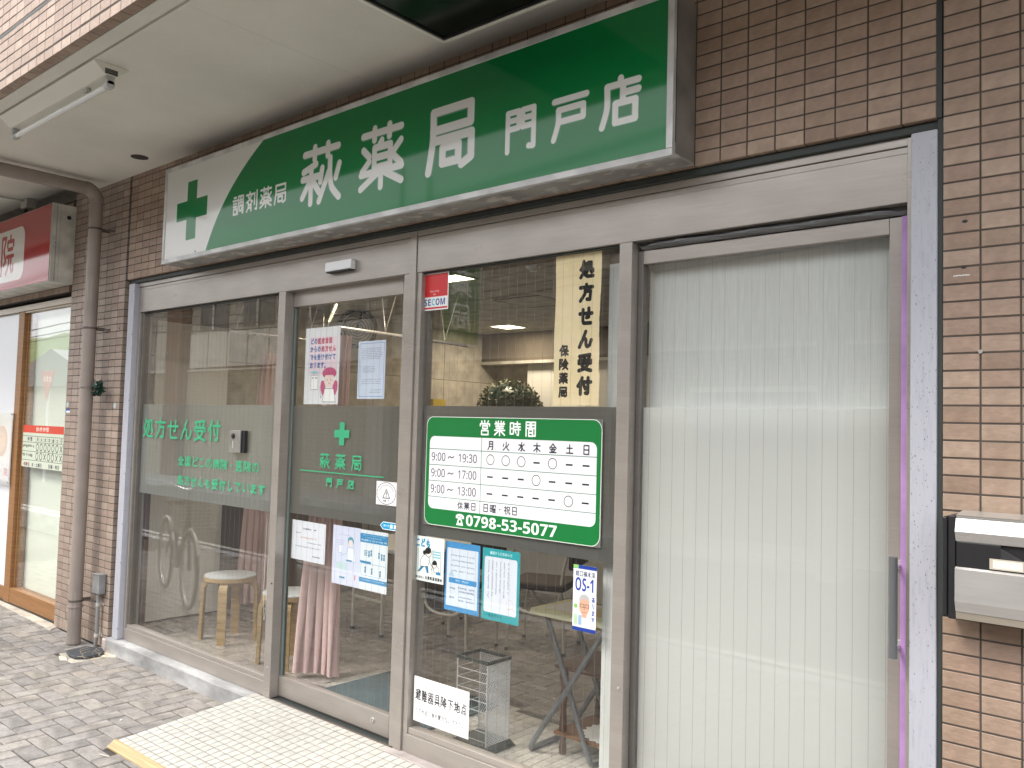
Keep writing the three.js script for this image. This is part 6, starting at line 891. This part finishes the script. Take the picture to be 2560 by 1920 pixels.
{ // street sign
  const t = thing('stop_sign', 'red inverted triangle stop sign across the street, mirrored in the far left window', 'sign', [-20.8, 0, 5.2]); const p = new THREE.CylinderGeometry(0.03, 0.03, 2.6, 12); p.translate(0, 1.3, 0.03); obj('post', metres(p), M.white, t);
  const s = new THREE.Shape([new THREE.Vector2(-0.42, 0.36), new THREE.Vector2(0.42, 0.36), new THREE.Vector2(0, -0.36)]), g = new THREE.ExtrudeGeometry(s, { depth: 0.01, bevelEnabled: false }), q = g.attributes.position, uv = new Float32Array(q.count * 2); for (let i = 0; i < q.count; i++) { uv[2 * i] = 1 - (q.getX(i) + 0.42) / 0.84; uv[2 * i + 1] = (q.getY(i) + 0.36) / 0.72; } g.setAttribute('uv', new THREE.BufferAttribute(uv, 2)); g.translate(0, 2.25, -0.02);
  obj('plate', g, std({ map: canvas(128, 110, (c, w, h) => { c.fillStyle = '#b5322c'; c.fillRect(0, 0, w, h); letter(c, '止まれ', w * 0.2, h * 0.14, w * 0.6, h * 0.22, { weight: 0.14, color: '#fff' }); }), roughness: 0.5 }), t);
}
{ // hanging green sign under the canopy, seen mirrored in the middle window
  const t = thing('projecting_sign', 'green double sided pharmacy sign hanging under the canopy edge, mirrored in the middle window', 'sign', [-3.93, 2.2, 1.84]); obj('frame', bx(-0.05, 0.05, 0, 0.7, -0.24, 0.2, 0.004), M.alu, t);
  const f = new THREE.Mesh(new THREE.PlaneGeometry(0.4, 0.66), std({ map: canvas(160, 264, (g, w, h) => { g.fillStyle = GREEN; g.fillRect(0, 0, w, h); letter(g, '薬局', w * 0.2, h * 0.12, w * 0.6, h * 0.74, { vertical: true, weight: 0.1, color: '#e9efe9' }); }), roughness: 0.3 })); f.name = 'face_panel'; f.rotation.y = Math.PI / 2; f.position.set(0.0515, 0.35, -0.02); t.add(f); for (const z of [-0.15, 0.12]) obj('hanger', rod([0, 0.7, z], [0, 1.25, z], 0.012, 8), M.steel, t);
}
{ // parked bicycle on the pavement, left of the picture
  const t = thing('bicycle', 'dark city bicycle parked on the pavement, mirrored in the left window', 'bicycle', [-6.0, 0, 0.85]); t.rotation.y = 0.3; const R = 0.32, dk = std({ color: lin(0.06, 0.05, 0.09), roughness: 0.35 }), tyre = std({ color: lin(0.03, 0.03, 0.03), roughness: 0.8 });
  for (const x of [0, -1.05]) { const w = tag(new THREE.Group()); w.name = 'wheel'; t.add(w); const a = new THREE.TorusGeometry(R - 0.016, 0.017, 10, 48); a.translate(x, R, 0); obj('tyre', metres(a), tyre, w); const b = new THREE.TorusGeometry(R - 0.038, 0.009, 8, 48); b.translate(x, R, 0); obj('rim', metres(b), M.chrome, w); const sp = []; for (let i = 0; i < 16; i++) { const q = (i / 16) * 6.283; sp.push(rod([x, R, 0.02 * (i % 2 ? 1 : -1)], [x + (R - 0.04) * Math.cos(q), R + (R - 0.04) * Math.sin(q), 0], 0.0012, 4)); } obj('spokes', sp, M.chrome, w); const m = new THREE.TorusGeometry(R + 0.02, 0.014, 6, 30, 2.2); m.rotateZ(0.5); m.translate(x, R, 0); obj('mudguard', metres(m), M.alu, t); }
  obj('frame', [rod([-0.08, 0.78, 0], [-0.5, 0.28, 0], 0.018), rod([-0.5, 0.28, 0], [-0.68, 0.78, 0], 0.016), rod([-0.5, 0.28, 0], [-1.05, R, 0], 0.012), rod([-1.05, R, 0], [-0.66, 0.68, 0], 0.011)].map(metres), dk, t); obj('fork', metres(tube([[-0.13, 0.98, 0], [-0.07, 0.7, 0], [0, R, 0]], 0.014, 12, 8)), dk, t);
  obj('handlebar', metres(tube([[-0.33, 1.0, -0.26], [-0.14, 1.02, -0.14], [-0.13, 0.98, 0], [-0.14, 1.02, 0.14], [-0.33, 1.0, 0.26]], 0.011, 24, 8)), M.chrome, t); obj('saddle', bx(-0.83, -0.58, 0.8, 0.86, -0.07, 0.07, 0.03), M.black, t);
  const bk = []; for (let i = 0; i <= 7; i++) { bk.push(bx(0.0, 0.3, 0.68 + 0.03 * i, 0.684 + 0.03 * i, -0.16, -0.156), bx(0.0, 0.3, 0.68 + 0.03 * i, 0.684 + 0.03 * i, 0.156, 0.16), bx(0.296, 0.3, 0.68 + 0.03 * i, 0.684 + 0.03 * i, -0.156, 0.156)); } for (let i = 0; i <= 8; i++) bk.push(bx(0.0375 * i - 0.002, 0.0375 * i + 0.002, 0.68, 0.894, -0.162, -0.158), bx(0.0375 * i - 0.002, 0.0375 * i + 0.002, 0.68, 0.894, 0.158, 0.162)); obj('basket', bk, M.steel, t);
}

scene.traverse((o) => { if (o.isMesh) o.castShadow = o.receiveShadow = true; });
renderer.render(scene, camera);
